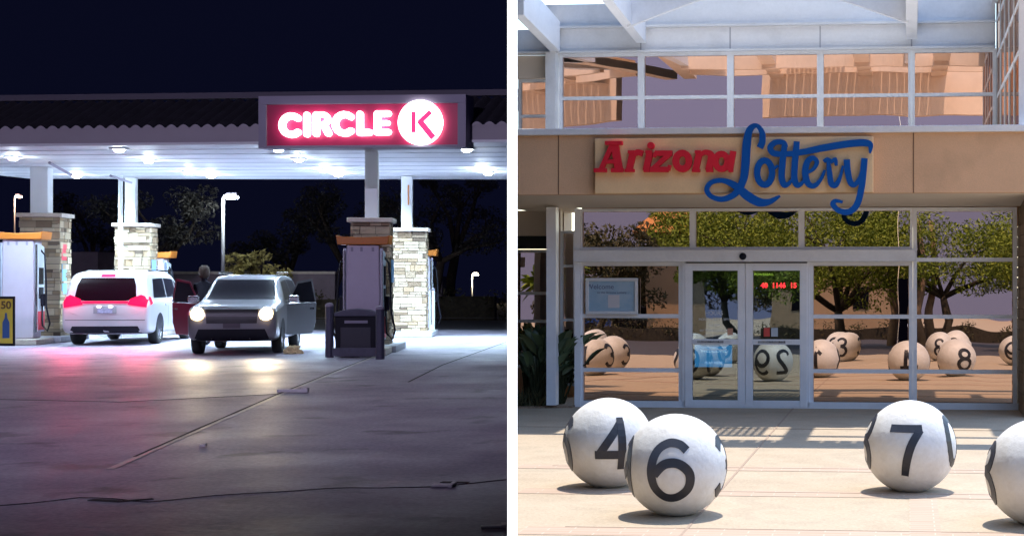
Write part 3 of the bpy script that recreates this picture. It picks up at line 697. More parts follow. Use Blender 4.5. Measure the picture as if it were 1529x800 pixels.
def suv(loc, rot, label, paint, open_doors, lit, group=None):
    t = thing('suv', label, 'suv', loc, rot, group)
    b, bv = make_body(SUVS, paint, t)
    decal(bv, [(-.70, 1.14), (.70, 1.14), (.60, 1.56), (-.60, 1.56)], '+x', M['darkglass'], t, 'windscreen')
    decal(bv, [(-.62, 1.12), (.62, 1.12), (.56, 1.52), (-.56, 1.52)], '-x', M['darkglass'], t, 'rear_window')
    gr = decal(bv, [(-.50, .66), (.50, .66), (.53, .94), (-.53, .94)], '+x', mat('grille_black', (.02, .018, .022), .4), t, 'grille', .012)
    decal(bv, [(-.5, .80), (.5, .80), (.5, .825), (-.5, .825)], '+x', mat('grille_bar', (.06, .05, .06), .4), t, 'grille_bar', .02)
    decal(bv, [(-.76, .31), (.76, .31), (.66, .54), (-.66, .54)], '+x', M['plastic'], t, 'front_bumper', .012)
    decal(bv, [(-.17, .56), (.17, .56), (.17, .66), (-.17, .66)], '+x', mat('plate_dim', (.10, .08, .10), .6), t, 'licence_plate', .02)
    for s in (-1, 1):
        ax = '+y' if s > 0 else '-y'
        hl = decal(bv, [(s * .56, .74), (s * .80, .74), (s * .84, .96), (s * .56, .93)], '+x', mat('lamp_housing_glass', (.5, .45, .36), .2), t, 'headlight', .014)
        if lit:
            n_ = 16
            decal(bv, [(s * .68 + .13 * cos(2 * pi * i / n_), .845 + .12 * sin(2 * pi * i / n_)) for i in range(n_)], '+x', head_m, hl, 'lens', .03)
        decal(bv, [(s * .62, .96), (s * .8, .92), (s * .82, 1.1), (s * .7, 1.1)], '-x', mat('dull_tail', (.3, .01, .01), .3), t, 'tail_light', .012)
        decal(bv, [(-.62, 1.12), (-1.75, 1.12), (-1.68, 1.54), (-.62, 1.57)], ax, M['darkglass'], t, 'side_window')
        side = [(-.52, 1.12), (.62, 1.12), (.18, 1.52), (-.52, 1.56)]
        decal(bv, side, ax, M['darkglass'], t, 'side_window')
        mr = MB().box(.55, .68, s * .93, s * 1.16, 1.06, 1.22).build('wing_mirror', M['chrome' if lit else 'plastic'], t, bevel=.04)
        MB().box(.53, .547, s * .96, s * 1.14, 1.08, 1.20).build('mirror_glass', M['darkglass'], mr)
        arch(bv, t, -1.32, s, .39); arch(bv, t, 1.35, s, .39)
        wheel(t, -1.32, s * .91, .34, .2); wheel(t, 1.35, s * .91, .34, .2)
        MB().box(-1.7, .05, s * .62 - .02, s * .62 + .02, 1.69, 1.74).build('roof_rail', M['chrome'], t, bevel=.01)
        decal(bv, [(-.568, .4), (-.552, .4), (-.552, 1.1), (-.568, 1.1)], ax, M['plastic'], t, 'door_seam', .003, 2)
        if open_doors:
            # front door hinged at its front edge, swung out
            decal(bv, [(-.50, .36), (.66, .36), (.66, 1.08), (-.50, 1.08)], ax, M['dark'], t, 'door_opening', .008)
            an = R(26) if s > 0 else R(40)
            d = bpy.data.objects.new('door', None)
            def dm(a, b, h): # a: distance back from hinge, b: height
                bl_ = .0 if b < 1.05 else (b - 1.05) * -.42
                return (.70 - a * cos(an) - h * sin(an) , s * (.90 + a * sin(an) - h * cos(an) * .0 + bl_ * .0) , b)
            lower = [(0, .36), (1.0, .36), (1.14, .62), (1.16, 1.06), (0, 1.05)]
            dp = M['redglow'] if s < 0 else paint  # passenger door is silver too; its red is painted tail-light glow
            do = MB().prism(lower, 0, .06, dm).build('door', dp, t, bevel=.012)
            if s < 0: do['label'] = 'open silver front door with red tail-light glow painted on'
            fr_ = MB()
            up = [(.04, 1.05), (.42, 1.50), (.98, 1.56), (1.14, 1.08)]
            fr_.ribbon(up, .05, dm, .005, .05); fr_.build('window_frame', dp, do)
            MB().prism([(.08, 1.06), (.44, 1.48), (.96, 1.53), (1.11, 1.06)], .02, .03, dm).build('window_glass', M['darkglass'], do)
            MB().prism([(.92, .9), (1.08, .9), (1.08, .94), (.92, .94)], -.03, -.002, dm).build('door_handle', M['chrome'], do)
    decal(bv, [(-.62, .995), (.62, .995), (.62, 1.003), (-.62, 1.003)], '+x', M['plastic'], t, 'bonnet_seam', .003, 2)
    return t
hs = math.atan2(-1, .18); Ys = 32.0
sv = suv((W(346, Ys) - cos(hs) * 2.2, Ys - sin(hs) * 2.2, 0), hs, 'silver SUV facing the viewer with headlights on and both front doors open', M['silvercar'], True, True)
for s in (-1, 1):
    ld = bpy.data.lights.new('headlight_beam', 'SPOT'); ld.energy = 120; ld.color = (1, .8, .5); ld.spot_size = R(60); ld.spot_blend = 1; ld.shadow_soft_size = .08
    lo = bpy.data.objects.new('headlight_beam', ld); C.objects.link(lo); lo.parent = sv; lo.location = (2.32, s * .68, .845)
    lo.rotation_euler = Vector((-1, 0, .10)).to_track_quat('Z', 'Y').to_euler()
for s in (-1, 1):
    ld = bpy.data.lights.new('tail_glow', 'SPOT'); ld.energy = 130; ld.color = (1, .02, .10); ld.shadow_soft_size = .12; ld.spot_size = R(90); ld.spot_blend = 1
    lo = bpy.data.objects.new('tail_glow', ld); C.objects.link(lo); lo.parent = van; lo.location = (-2.75, s * .8, 1.0)
    lo.rotation_euler = Vector((1, 0, .28)).to_track_quat('Z', 'Y').to_euler()
    ld = bpy.data.lights.new('tail_halo', 'POINT'); ld.energy = 2.5; ld.color = (1, .02, .10); ld.shadow_soft_size = .1
    lo = bpy.data.objects.new('tail_halo', ld); C.objects.link(lo); lo.parent = van; lo.location = (-2.8, s * .8, 1.05)
# dashboard ornament / sticker on SUV windscreen
# person behind the open door
def person(loc, rot, label, h=1.78):
    t = thing('person', label, 'person', loc, rot)
    k = h / 1.78
    V = [(0, 0, .98), (0, 0, 1.2), (0, 0, 1.42), (0, .01, 1.52), (0, -.01, 1.60), (0, -.02, 1.70), (0, 0, 1.78),
         (.17, 0, 1.42), (.25, .02, 1.15), (.26, -.06, .90), (.26, -.08, .82), (-.17, 0, 1.42), (-.25, .02, 1.15), (-.26, -.06, .90), (-.26, -.08, .82),
         (.09, 0, .92), (.10, -.01, .50), (.11, .02, .09), (.11, -.16, .04), (-.09, 0, .92), (-.10, -.01, .50), (-.11, .02, .09), (-.11, -.16, .04)]
    E = [(0, 1), (1, 2), (2, 3), (3, 4), (4, 5), (5, 6), (2, 7), (7, 8), (8, 9), (9, 10), (2, 11), (11, 12), (12, 13), (13, 14), (0, 15), (15, 16), (16, 17), (17, 18), (0, 19), (19, 20), (20, 21), (21, 22)]
    Rd = [.15, .14, .15, .06, .07, .10, .07, .07, .05, .04, .04, .07, .05, .04, .04, .10, .065, .05, .04, .10, .065, .05, .04]
    me = bpy.data.meshes.new('body'); me.from_pydata([tuple(c * k for c in v) for v in V], E, []); o = bpy.data.objects.new('body', me); C.objects.link(o); o.parent = t
    sk = o.modifiers.new('sk', 'SKIN'); me.skin_vertices[0].data[0].use_root = True
    for i, r in enumerate(Rd): me.skin_vertices[0].data[i].radius = (r * k, r * k)
    ss = o.modifiers.new('ss', 'SUBSURF'); ss.levels = 2; ss.render_levels = 2
    me.materials.append(mat('dark_clothes', (.012, .011, .016), .9, spec=.05))
    hb = MB().lathe([(0, 1.585), (.10, 1.60), (.125, 1.69), (.128, 1.77), (.11, 1.85), (.06, 1.90), (0, 1.91)], 16); hb.build('hair', mat('hair', (.035, .022, .018), .7, spec=.1), t, smooth=True)
    return t
person((W(305, 36.6), 36.6, 0), R(0), 'dark-haired person standing behind the open car door with painted red glow')

# =================================================================== NIGHT BACKGROUND
def leafcloud(mb, c, rad, n, size, flat=1.0, hang=0.0, rng=random):
    for _ in range(n):
        while True:
            p = Vector((rng.uniform(-1, 1), rng.uniform(-1, 1), rng.uniform(-1, 1)))
            if p.length <= 1: break
        p = p.normalized() * (p.length ** .6)
        q = Vector((c[0] + p.x * rad[0], c[1] + p.y * rad[1], c[2] + p.z * rad[2]))
        a = Vector((rng.gauss(0, 1), rng.gauss(0, 1), rng.gauss(0, 1) * flat - hang)).normalized(); bq = a.cross(Vector((rng.gauss(0, 1), rng.gauss(0, 1), rng.gauss(0, 1)))).normalized()
        s = size * rng.uniform(.5, 1.4)
        mb.add([q - a * s, q + bq * s * .35, q + a * s, q - bq * s * .35], [(0, 1, 2, 3)], rng.uniform(.01, 1))
def tree(loc, H, spread, trunk_h, label, leafm, barkm, seed, n=2600, leaf=.12, name='tree', group=None, multi=1, crown_low=None, twist=0.0, clumps=26):
    rng = random.Random(seed)
    t = thing(name, label, 'tree', loc, rng.uniform(0, 6) * 0, group)
    tr = MB(); cr = MB(); tips = []
    for m_ in range(multi):
        a0 = rng.uniform(0, 2 * pi)
        base = Vector((rng.uniform(-.2, .2) * (multi > 1), rng.uniform(-.1, .1), 0)); top = base + Vector((cos(a0) * spread * .18 * multi ** .5, sin(a0) * spread * .1, trunk_h))
        mid = base.lerp(top, .5) + Vector((rng.uniform(-1, 1) * twist, rng.uniform(-1, 1) * twist, 0))
        r0 = .05 * H ** .9 / multi ** .4
        tr.tube([base, base.lerp(mid, .5) + Vector((-twist * .3, 0, 0)), mid, top], [r0, r0 * .85, r0 * .75, r0 * .65], 8)
        for k in range(6):
            a = rng.uniform(0, 2 * pi); L = spread * rng.uniform(.45, .9)
            e = top + Vector((cos(a) * L, sin(a) * L * .8, (H - trunk_h) * rng.uniform(.15, .75)))
            kk = top.lerp(e, .5) + Vector((rng.uniform(-1, 1) * twist, rng.uniform(-1, 1) * twist, rng.uniform(-.2, .5) * twist + .1))
            tr.tube([top, kk, e], [r0 * .5, r0 * .32, r0 * .12], 6); tips += [e, kk]
            for j in range(3):
                e2 = e + Vector((rng.uniform(-1, 1), rng.uniform(-1, 1), rng.uniform(0, 1))) * spread * .3
                tr.tube([kk.lerp(e, .6), e.lerp(e2, .5), e2], [r0 * .2, r0 * .12, r0 * .04], 5); tips.append(e2)
    low = crown_low if crown_low is not None else trunk_h
    for i in range(clumps):
        if i < len(tips): c = tips[i]
        else:
            a = rng.uniform(0, 2 * pi); rr_ = spread * math.sqrt(rng.random())
            c = Vector((cos(a) * rr_, sin(a) * rr_ * .8, low + (H - low) * rng.uniform(.1, .92) * (1 - .35 * (rr_ / spread) ** 2)))
        c.z = max(low + .2, min(H - .2, c.z)); r = spread * rng.uniform(.16, .34)
        leafcloud(cr, c, (r, r, r * rng.uniform(.5, .8)), n // clumps, leaf, rng=rng)
    tr.build('trunk', barkm, t, smooth=True); cr.build('crown', leafm, t, fixn=False)
    return t
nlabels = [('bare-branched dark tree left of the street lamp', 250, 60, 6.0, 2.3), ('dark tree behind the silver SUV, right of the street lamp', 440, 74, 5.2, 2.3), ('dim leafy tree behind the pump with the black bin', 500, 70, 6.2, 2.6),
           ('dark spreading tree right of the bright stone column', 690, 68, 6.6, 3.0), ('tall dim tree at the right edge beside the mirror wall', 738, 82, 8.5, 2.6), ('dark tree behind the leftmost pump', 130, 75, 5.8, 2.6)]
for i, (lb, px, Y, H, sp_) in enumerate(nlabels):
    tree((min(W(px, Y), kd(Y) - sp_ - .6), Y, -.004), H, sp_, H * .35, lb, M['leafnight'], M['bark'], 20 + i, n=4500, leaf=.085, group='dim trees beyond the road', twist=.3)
# yellowish lit shrub beyond the low wall
tree((W(378, 62), 62, 0), 2.9, 1.5, .5, 'yellow-green feathery shrub lit above the low wall', mat('shrub_yellow_leaf', (.42, .36, .12), .7, var=.4, vscale=3), M['bark'], 99, n=1800, leaf=.13, name='shrub', crown_low=.9, clumps=24)
# walls and hedges
bw = mat('block_wall', (.20, .16, .19), .9, var=.12, vscale=2)
Yw = 64
t = thing('block_wall', 'long low block wall running behind the road', 'wall', (W(330, Yw), Yw, 0), 0)
MB().box(W(240, Yw) - W(330, Yw), W(500, Yw) - W(330, Yw), 0, .3, 0, Zp(409, Yw)).build('wall', bw, t)
MB().box(W(239, Yw) - W(330, Yw), W(501, Yw) - W(330, Yw), -.04, .34, Zp(409, Yw) + .001, Zp(407, Yw) + .05).build('coping', M['capstone'], t)
tag(MB().box(-2.0, 2.0, 0, 3, 0, Zp(376, 62)).build('utility_shed', bw, loc=(W(72, 62), 62, 0)), 'plain grey block shed behind the front-left stone column', 'shed')
tag(MB().box(W(660, 75) - W(560, 75), 0, 0, 1, 0, Zp(440, 75) + .9).build('boundary_wall', bw, loc=(W(560, 75) + 0, 75, 0)), 'plain grey wall stub behind the hedge', 'wall')
def hedge(px0, px1, Y, H, label, seed):
    rng = random.Random(seed); x0, x1 = W(px0, Y), W(px1, Y); t = thing('hedge', label, 'hedge', ((x0 + x1) / 2, Y, 0)); mb = MB(); L = x1 - x0
    for i in range(int(L * 2.2)):
        leafcloud(mb, (rng.uniform(-L / 2, L / 2), rng.uniform(-.3, .3), rng.uniform(.2, H * .85)), (.5, .45, .42), 60, .1, rng=rng)
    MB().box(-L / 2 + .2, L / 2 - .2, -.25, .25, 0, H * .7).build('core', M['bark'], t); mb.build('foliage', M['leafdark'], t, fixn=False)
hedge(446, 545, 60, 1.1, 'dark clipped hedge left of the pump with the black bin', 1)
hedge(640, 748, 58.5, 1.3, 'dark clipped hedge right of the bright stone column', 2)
strip('verge', [(W(-50, 57.5), 57.5), (kd(57.5) - .1, 57.5)], .25, .12, mat('kerb_grey', (.28, .25, .29), .9))
# street lamps
def street_lamp(px, Y, pytop, label, st=25, arm=.5, en=120, pr_=.09, col=(.85, .95, 1)):
    H = Zp(pytop, Y); t = thing('street_lamp', label, 'street lamp', (W(px, Y), Y, 0))
    MB().tube([(0, 0, 0), (0, 0, H * .6), (0, 0, H - .1), (.06, 0, H), (arm * .5, 0, H + .04), (arm * .8, 0, H + .02)], [pr_, pr_ * .85, pr_ * .75, pr_ * .7, pr_ * .6, pr_ * .6], 10).build('pole', M['night_white'], t, smooth=True)
    hh = MB().box(arm * .35, arm * 1.25, -.16, .16, H - .03, H + .1).build('lamp_head', M['greyframe'], t, bevel=.03)
    MB().box(arm * .25, arm * 1.2, -.17, .13, H - .12, H - .035).build('lens', emis('street_lens', col, st), hh)
    ld = bpy.data.lights.new('street_light', 'POINT'); ld.energy = en; ld.color = col; ld.shadow_soft_size = .15
    lo = bpy.data.objects.new('street_light', ld); C.objects.link(lo); lo.parent = t; lo.location = (arm * .8, -.5, H - .35)
    return t
street_lamp(333, 58, 292, 'lit white street lamp rising above the yellow-green shrub', 45, .45, 60, .08)
street_lamp(705, 95, 408, 'small distant street lamp with a warm light near the right hedge', 30, .3, 60, .05, (1, .8, .5))
street_lamp(22, 90, 292, 'distant warm street lamp in the sky above the leftmost pump', 18, .3, 60, .05, (1, .6, .4))
# lamp mast behind the viewer that lights the faces of the pumps and the band
for (mx, my, mz, en) in ((-13, -1.5, 13.5, 5200),):
    t = thing('lamp_mast', 'tall dark lamp mast on the forecourt behind the viewer', 'lamp mast', (mx, my, 0))
    MB().tube([(0, 0, 0), (0, 0, mz)], [.14, .09], 10).build('pole', M['bollard'], t)
    MB().box(-.3, .3, -.2, .5, mz, mz + .12).build('lamp_head', M['bollard'], t)
    ld = bpy.data.lights.new('mast_light', 'SPOT'); ld.energy = en * 1.1; ld.color = (.74, .66, 1); ld.shadow_soft_size = .3; ld.spot_size = R(88); ld.spot_blend = 1
    lo = bpy.data.objects.new('mast_light', ld); C.objects.link(lo); lo.parent = t; lo.location = (0, .3, mz - .1)
    tgt = Vector((-9.5, 34, 3)) - Vector((mx, my, mz)); lo.rotation_euler = (-tgt).to_track_quat('Z', 'Y').to_euler()

# =================================================================== LOTTERY BUILDING
BF = Frame((0, 23.8, PLAZA_Z), -R(5))
bld = thing('lottery_building', 'glass-fronted tan and white building with mirror glazing and sliding doors', 'building', BF.o, BF.rot)
u = BF.u; bz = BF.z
VF = -1.6; VU = 4.5
TILT = -48 / F / 2
def pane(mb_parent, u0, u1, v, z0, z1, m, tilt=TILT, name='pane', seedoff=0):
    zc2 = (z0 + z1) / 2; h = (z1 - z0) / 2
    mb = MB(); dy = tan(tilt) * h
    mb.add([(u0, v + dy, -h), (u1, v + dy, -h), (u1, v - dy, h), (u0, v - dy, h)], [(0, 1, 2, 3)])
    return mb.build(name, m, mb_parent, fixn=False, loc=(0, 0, zc2))
def window(name, u0, u1, v, z0, z1, m, fw=.045, tilt=TILT, rails=(), fm=None, vd=.07, stiles=()):
    """frame ring + rails, one pane per opening"""
    mb = MB(); fm = fm or M['frame']
    mb.box(u0, u0 + fw, v - vd, v + .05, z0, z1); mb.box(u1 - fw, u1, v - vd, v + .05, z0, z1)
    mb.box(u0 + fw, u1 - fw, v - vd + .004, v + .05, z0, z0 + fw); mb.box(u0 + fw, u1 - fw, v - vd + .004, v + .05, z1 - fw, z1)
    for r in rails: mb.box(u0 + fw, u1 - fw, v - vd + .008, v + .05, r - fw / 2, r + fw / 2)
    w = mb.build(name, fm, bld)
    zs = [z0] + sorted(rails) + [z1]
    for a, b in zip(zs, zs[1:]): pane(w, u0 + .02, u1 - .02, v, a, b, m, tilt)
    return w
# front glazing
zt = bz(311); zh1 = bz(373); zh0 = bz(391); zr1 = bz(472); zr2 = bz(553); z00 = .0; zsill = bz(600)
us = [u(866), u(1035), u(1197), u(1363), u(1518)]
for i in range(3): window('window', us[i], us[i + 1], 0, zh1, zt, M['glass'])
window('window', us[3] + .002, us[4], 0, .02, zt, M['glass'], rails=(bz(388), zr1, zr2), fw=.06)
window('window', u(1209), us[3], 0, .02, zh0, M['glass'], rails=(zr1, zr2), fw=.06)
window('window', us[0], u(1020), 0, .02, zh0, M['glass'], rails=(zr1, zr2), fw=.06)
mb = MB(); mb.box(us[0] - .05, us[3] + .04, -.26, .1, zh0 + .001, zh1 - .001); hdr = mb.build('door_header', M['offwhite'], bld, bevel=.01)
MB().lathe([(.0, -.03), (.05, -.02), (.055, .01), (.0, .02)], 16, 'y', (u(1112), -.28, bz(383))).build('door_sensor', M['plastic'], hdr, smooth=True)
MB().box(u(863) - .03, u(869), -.12, .12, 0, zt).build('corner_post', M['frame'], bld)
MB().box(u(862), u(1520), -.1, -.071, 0, .10).build('sill', M['frame'], bld)
# doors
def door(pxa, pxb, label):
    a, b = u(pxa), u(pxb); v = -.06; dm = M['frame']
    zt_ = zh0 - .02; st = .115; z1_ = bz(404); z2_ = bz(506); z3_ = bz(514); z4_ = bz(597)
    mb = MB(); mb.box(a, a + st, v - .05, v + .01, .02, zt_); mb.box(b - st, b, v - .05, v + .01, .02, zt_)
    mb.box(a + st, b - st, v - .047, v + .01, z1_, zt_); mb.box(a + st, b - st, v - .047, v + .01, z3_, z2_); mb.box(a + st, b - st, v - .047, v + .01, .02, z4_)
    d = mb.build('door', dm, bld, bevel=.006)
    pane(d, a + st, b - st, v, z2_, z1_, M['doorglass']); pane(d, a + st, b - st, v, z4_, z3_, M['doorglass'])
    mb = MB().box(a + st + .08, b - st - .22, v - .052, v - .048, z3_ + .025, z2_ - .025).build('door_label', mat('label_dark', (.06, .06, .07), .5), d)
    text_mesh('label_text', 'IN EMERGENCY PUSH TO OPEN', .042, M['white'], mb, ((a + b) / 2 - .06, v - .054, z3_ + .03))
    return d, a + st, b - st
d1, a1, b1 = door(1024, 1113.5, '')
d2, a2, b2 = door(1114, 1206, '')
MB().box(u(1020), u(1024), -.1, .05, .02, zh0).build('door_jamb', M['frame'], bld); MB().box(u(1206), u(1209), -.1, .05, .02, zh0).build('door_jamb', M['frame'], bld)
tw = M['white']
hx = u(1066, -.07)
for k, (s_, sz) in enumerate([('HOURS', .085), ('MON - FRI 8AM - 5PM', .05), ('CLOSED', .045), ('SAT SUN & HOLIDAYS', .045), ('NO WEAPONS', .045)]):
    text_mesh('hours_text', s_, sz, tw, d1, (hx, -.064, bz(470) - .0 - k * .085))
mb = MB()
for k in range(3): mb.box(hx - .2, hx + .2, -.066, -.064, bz(470) - .42 - k * .06, bz(470) - .41 - k * .06)
mb.build('hours_rule', tw, d1)
stk_r = mat('sticker_red', (.6, .06, .05), .5)
MB().box(u(1087), u(1095), -.066, -.064, bz(500), bz(490)).build('sticker', mat('sticker_orange', (.6, .3, .2), .5), d1)
MB().box(u(1141), u(1150), -.066, -.064, bz(502), bz(489)).build('sticker', stk_r, d2); MB().box(u(1152), u(1162), -.066, -.064, bz(502), bz(489)).build('sticker', mat('sticker_white', (.5, .55, .6), .5), d2)
# interior behind the doors
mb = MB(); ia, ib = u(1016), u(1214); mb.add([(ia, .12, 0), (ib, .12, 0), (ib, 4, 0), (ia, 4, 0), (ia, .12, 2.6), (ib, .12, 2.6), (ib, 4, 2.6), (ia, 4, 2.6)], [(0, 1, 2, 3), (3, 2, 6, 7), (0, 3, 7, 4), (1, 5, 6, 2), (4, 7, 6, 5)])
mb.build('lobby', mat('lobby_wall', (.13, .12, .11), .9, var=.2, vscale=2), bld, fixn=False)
BV = bld
def onb(px, v): w_ = BF.world(u(px, v), v, 0); return w_
def child_thing(name, label, cat, px, v, z, group=None):
    w_ = BF.world(u(px, v), v, z); return thing(name, label, cat, w_, BF.rot, group)
# jackpot display hanging inside the right door
jd = child_thing('jackpot_display', 'black display with red digits 40 1146 15 behind the right door glass', 'display', 1160, .5, bz(437, .5))
MB().box(-.36, .36, 0, .06, 0, .34).build('case', M['plastic'], jd)
dm_ = emis('red_digit', (1, .02, .04), 3.0); ym = emis('green_word', (.55, .9, .1), .8)
for s_, xx in (('40', -.2), ('1146', .03), ('15', .26)): text_mesh('digits', s_, .11, dm_, jd, (xx, -.004, .08), bold=.004)
text_mesh('words', 'POWERBALL', .055, ym, jd, (-.2, -.004, .27)); text_mesh('words', 'MEGA MILLIONS', .045, M['white'], jd, (.14, -.004, .27)); text_mesh('words', 'MILLION', .04, M['white'], jd, (-.15, -.004, .02)); text_mesh('words', 'MILLION', .04, M['white'], jd, (.1, -.004, .02))
# kiosk with blue screen behind left door
ks = child_thing('ticket_kiosk', 'ticket kiosk with a lit blue screen behind the left door glass', 'kiosk', 1067, 1.1, 0)
MB().box(-.36, .36, .02, .5, 0, .98).build('cabinet', M['plastic'], ks, bevel=.03)
kz = bz(548, 1.1); kz1 = bz(515, 1.1)
MB().box(-.36, .33, -.03, .02, kz - .05, kz1 + .03).build('screen_frame', M['plastic'], ks)
sc_ = MB().box(-.32, .29, -.036, -.031, kz, kz1).build('screen', emis('blue_screen', (.03, .22, .5), .9), ks)
text_mesh('screen_text', 'WELCOME', .09, emis('screen_white', (.5, .8, 1), .8), sc_, (-.01, -.04, kz1 - .12)); text_mesh('screen_text', 'PLAY HERE', .06, emis('screen_white2', (.5, .8, 1), .8), sc_, (-.01, -.04, kz + .05))
# notice board on left window
nb = child_thing('notice_board', 'pale blue Welcome notice in a white frame on the left window', 'notice board', 914, -.09, bz(469, -.09, 914))
nw = (u(953, -.09) - u(875, -.09)) / 2; nh = bz(415, -.09, 914) - bz(469, -.09, 914)
mb = MB(); mb.box(-nw, nw, -.05, .0, 0, .05); mb.box(-nw, nw, -.05, 0, nh - .05, nh); mb.box(-nw, -nw + .05, -.05, 0, .05, nh - .05); mb.box(nw - .05, nw, -.05, 0, .05, nh - .05); mb.build('frame', M['white'], nb, bevel=.008)
sh = MB().box(-nw + .05, nw - .05, -.02, -.005, .05, nh - .05).build('notice', mat('notice_blue', (.26, .42, .55), .5, col2=(.45, .55, .62), vscale=2.5), nb)
text_mesh('notice_text', 'Welcome', .11, mat('notice_ink', (.12, .13, .22), .6), sh, (-nw * .45, -.023, nh - .17)); text_mesh('notice_text', 'to the Arizona Lottery', .05, bpy.data.materials['notice_ink'], sh, (.0, -.023, nh - .24))
MB().box(-.06, .12, -.025, -.021, .1, .3).build('paper', mat('notice_paper', (.62, .6, .62), .6), sh)
# fascia, soffit, rail
zf1 = bz(200, VF); zf0 = bz(289, VF)
uLf = u(752, VF) ; uRf = u(1600, VF)
def clipL(v): # building-local x just right of the dividing wall at depth v
    h = BF.hit(766.5, HY, v); return h.x
mb = MB(); mb.prism([(clipL(VF), VF), (uRf, VF), (uRf, VF + .2), (clipL(VF + .2), VF + .2)], zf0, zf1); fas = mb.build('fascia', M['fascia'], bld)
mb = MB()
for px in (834, 1364): mb.box(u(px, VF) - .008, u(px, VF) + .008, VF - .004, VF - .001, zf0, zf1)
mb.build('fascia_joint', mat('joint_brown', (.2, .11, .06), .9), fas)  # dark brown strips drawn as the fascia joints
mb = MB(); mb.prism([(clipL(VF - .07), VF - .07), (uRf, VF - .07), (uRf, VF + .4), (clipL(VF + .4), VF + .4)], zf1 + .002, bz(190, VF)); mb.build('rail', M['offwhite'], bld, bevel=.01)
zso = bz(311, .0) + .012
mb = MB()
mb.add([(clipL(VF + .2), VF + .2, zf0), (uRf, VF + .2, zf0), (uRf, -.08, zso), (clipL(-.08), -.08, zso), (clipL(VF + .2), VF + .2, zf0 + .1), (uRf, VF + .2, zf0 + .1), (uRf, -.08, zf0 + .2), (clipL(-.08), -.08, zf0 + .2)],
       [(0, 3, 2, 1), (4, 5, 6, 7), (0, 1, 5, 4), (1, 2, 6, 5), (2, 3, 7, 6), (3, 0, 4, 7)])
ul = u(862)
mb.add([(clipL(-.08), -.08, zso), (ul, -.08, zso), (ul, 1.62, zso), (u(812, 1.62), 1.62, zso), (clipL(.2) + .02, .2, zso)], [(0, 4, 3, 2, 1)])
mb.build('soffit', M['soffit'], bld, fixn=False)
# flat roof of the lower wing (behind the rail), white
mb = MB(); mb.add([(clipL(VF + .4), VF + .4, zf1 - .05), (uRf, VF + .4, zf1 - .05), (uRf, VU, zf1 - .05), (u(766.5, VU), VU, zf1 - .05)], [(0, 1, 2, 3)]); mb.build('lower_roof', M['offwhite'], bld, fixn=False)
MB().box(ul + .05, u(1600), .1, .2, zso - .3, zf1 - .06).build('upper_wall', M['fascia'], bld)
# recessed window wall left of the entrance
V2 = 1.6
uw0 = u(766.5, V2) + .02
mb = MB(); mb.box(u(818, -.35), u(832, -.35), -.45, -.25, .05, zso + .0).build('post', M['frame'], bld)
window('window', u(838, .3), u(861, .3), .3, .3, bz(344, .3), M['glass'], rails=(bz(397, .3), bz(478, .3)), fw=.04)
MB().box(u(833, .3), u(838, .3), .25, .4, .05, zso).build('trim', M['soffit'], bld)
window('window', uw0, u(850, V2), V2, .5, bz(372, V2), M['glass'], rails=(bz(438, V2), bz(480, V2)), fw=.05)
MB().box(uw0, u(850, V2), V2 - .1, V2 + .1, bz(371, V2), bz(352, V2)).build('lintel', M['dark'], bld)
MB().box(uw0, u(850, V2), V2 - .4, V2 + .2, bz(352, V2) + .002, zso + .02).build('cornice', M['soffit'], bld)
MB().box(uw0, u(862, V2), V2 - .06, V2 + .1, .0, .5).build('base_wall', M['fascia'], bld)
# upper floor
zu0 = bz(205, VU); zu1 = bz(77.5, VU); zum = bz(144.5, VU)
um = [u(p, VU) for p in (836, 958, 1091, 1225, 1361, 1487)]
for i in range(5): window('upper_window', um[i] + (.001), um[i + 1], VU, zu0, zu1, M['glass_up'], rails=(zum,), fw=.06, tilt=0, fm=M['offwhite'])
MB().box(u(819, VU), u(834, VU), VU - .25, VU + .1, zu0, zu1 + .02).build('post', M['offwhite'], bld)
window('upper_window', u(766.5, VU) + .03, u(818, VU), VU + .3, zu0, bz(112, VU), M['glass_up'], rails=(bz(168, VU),), fw=.05, tilt=0, fm=M['offwhite'])
MB().box(u(766.5, VU) + .03, u(819, VU), VU + .1, VU + .35, bz(112, VU), zu1).build('spandrel', M['soffit'], bld)
zl = bz(39, VU); ztop = bz(-25, VU)
mb = MB(); mb.box(u(766.5, VU) + .02, u(1486, VU), VU - .08, VU + .1, zu1 + .04, zl - .02); mb.build('panel_band', M['offwhite'], bld)
mb = MB(); mb.box(u(766.5, VU) + .02, u(1486, VU), VU - .18, VU + .1, zu1 + .002, zu1 + .038); mb.box(u(800, VU), u(1486, VU), VU - .22, VU + .1, zl - .018, zl + .02); mb.build('ledge', M['white'], bld)
mb = MB(); mb.box(u(800, VU), u(1486, VU), VU - .12, VU + .1, zl + .022, bz(4, VU)); mb.box(u(905, VU), u(1486, VU), VU - .12, VU + .1, bz(4, VU) + .002, ztop); mb.build('panel_band', M['offwhite'], bld)
mb = MB()
for px in (835, 958, 1091, 1225, 1361): mb.box(u(px, VU) - .012, u(px, VU) + .012, VU - .086, VU - .081, zu1 + .05, zl - .03)
mb.build('panel_joint', mat('joint_grey', (.42, .42, .46), .8), bld)
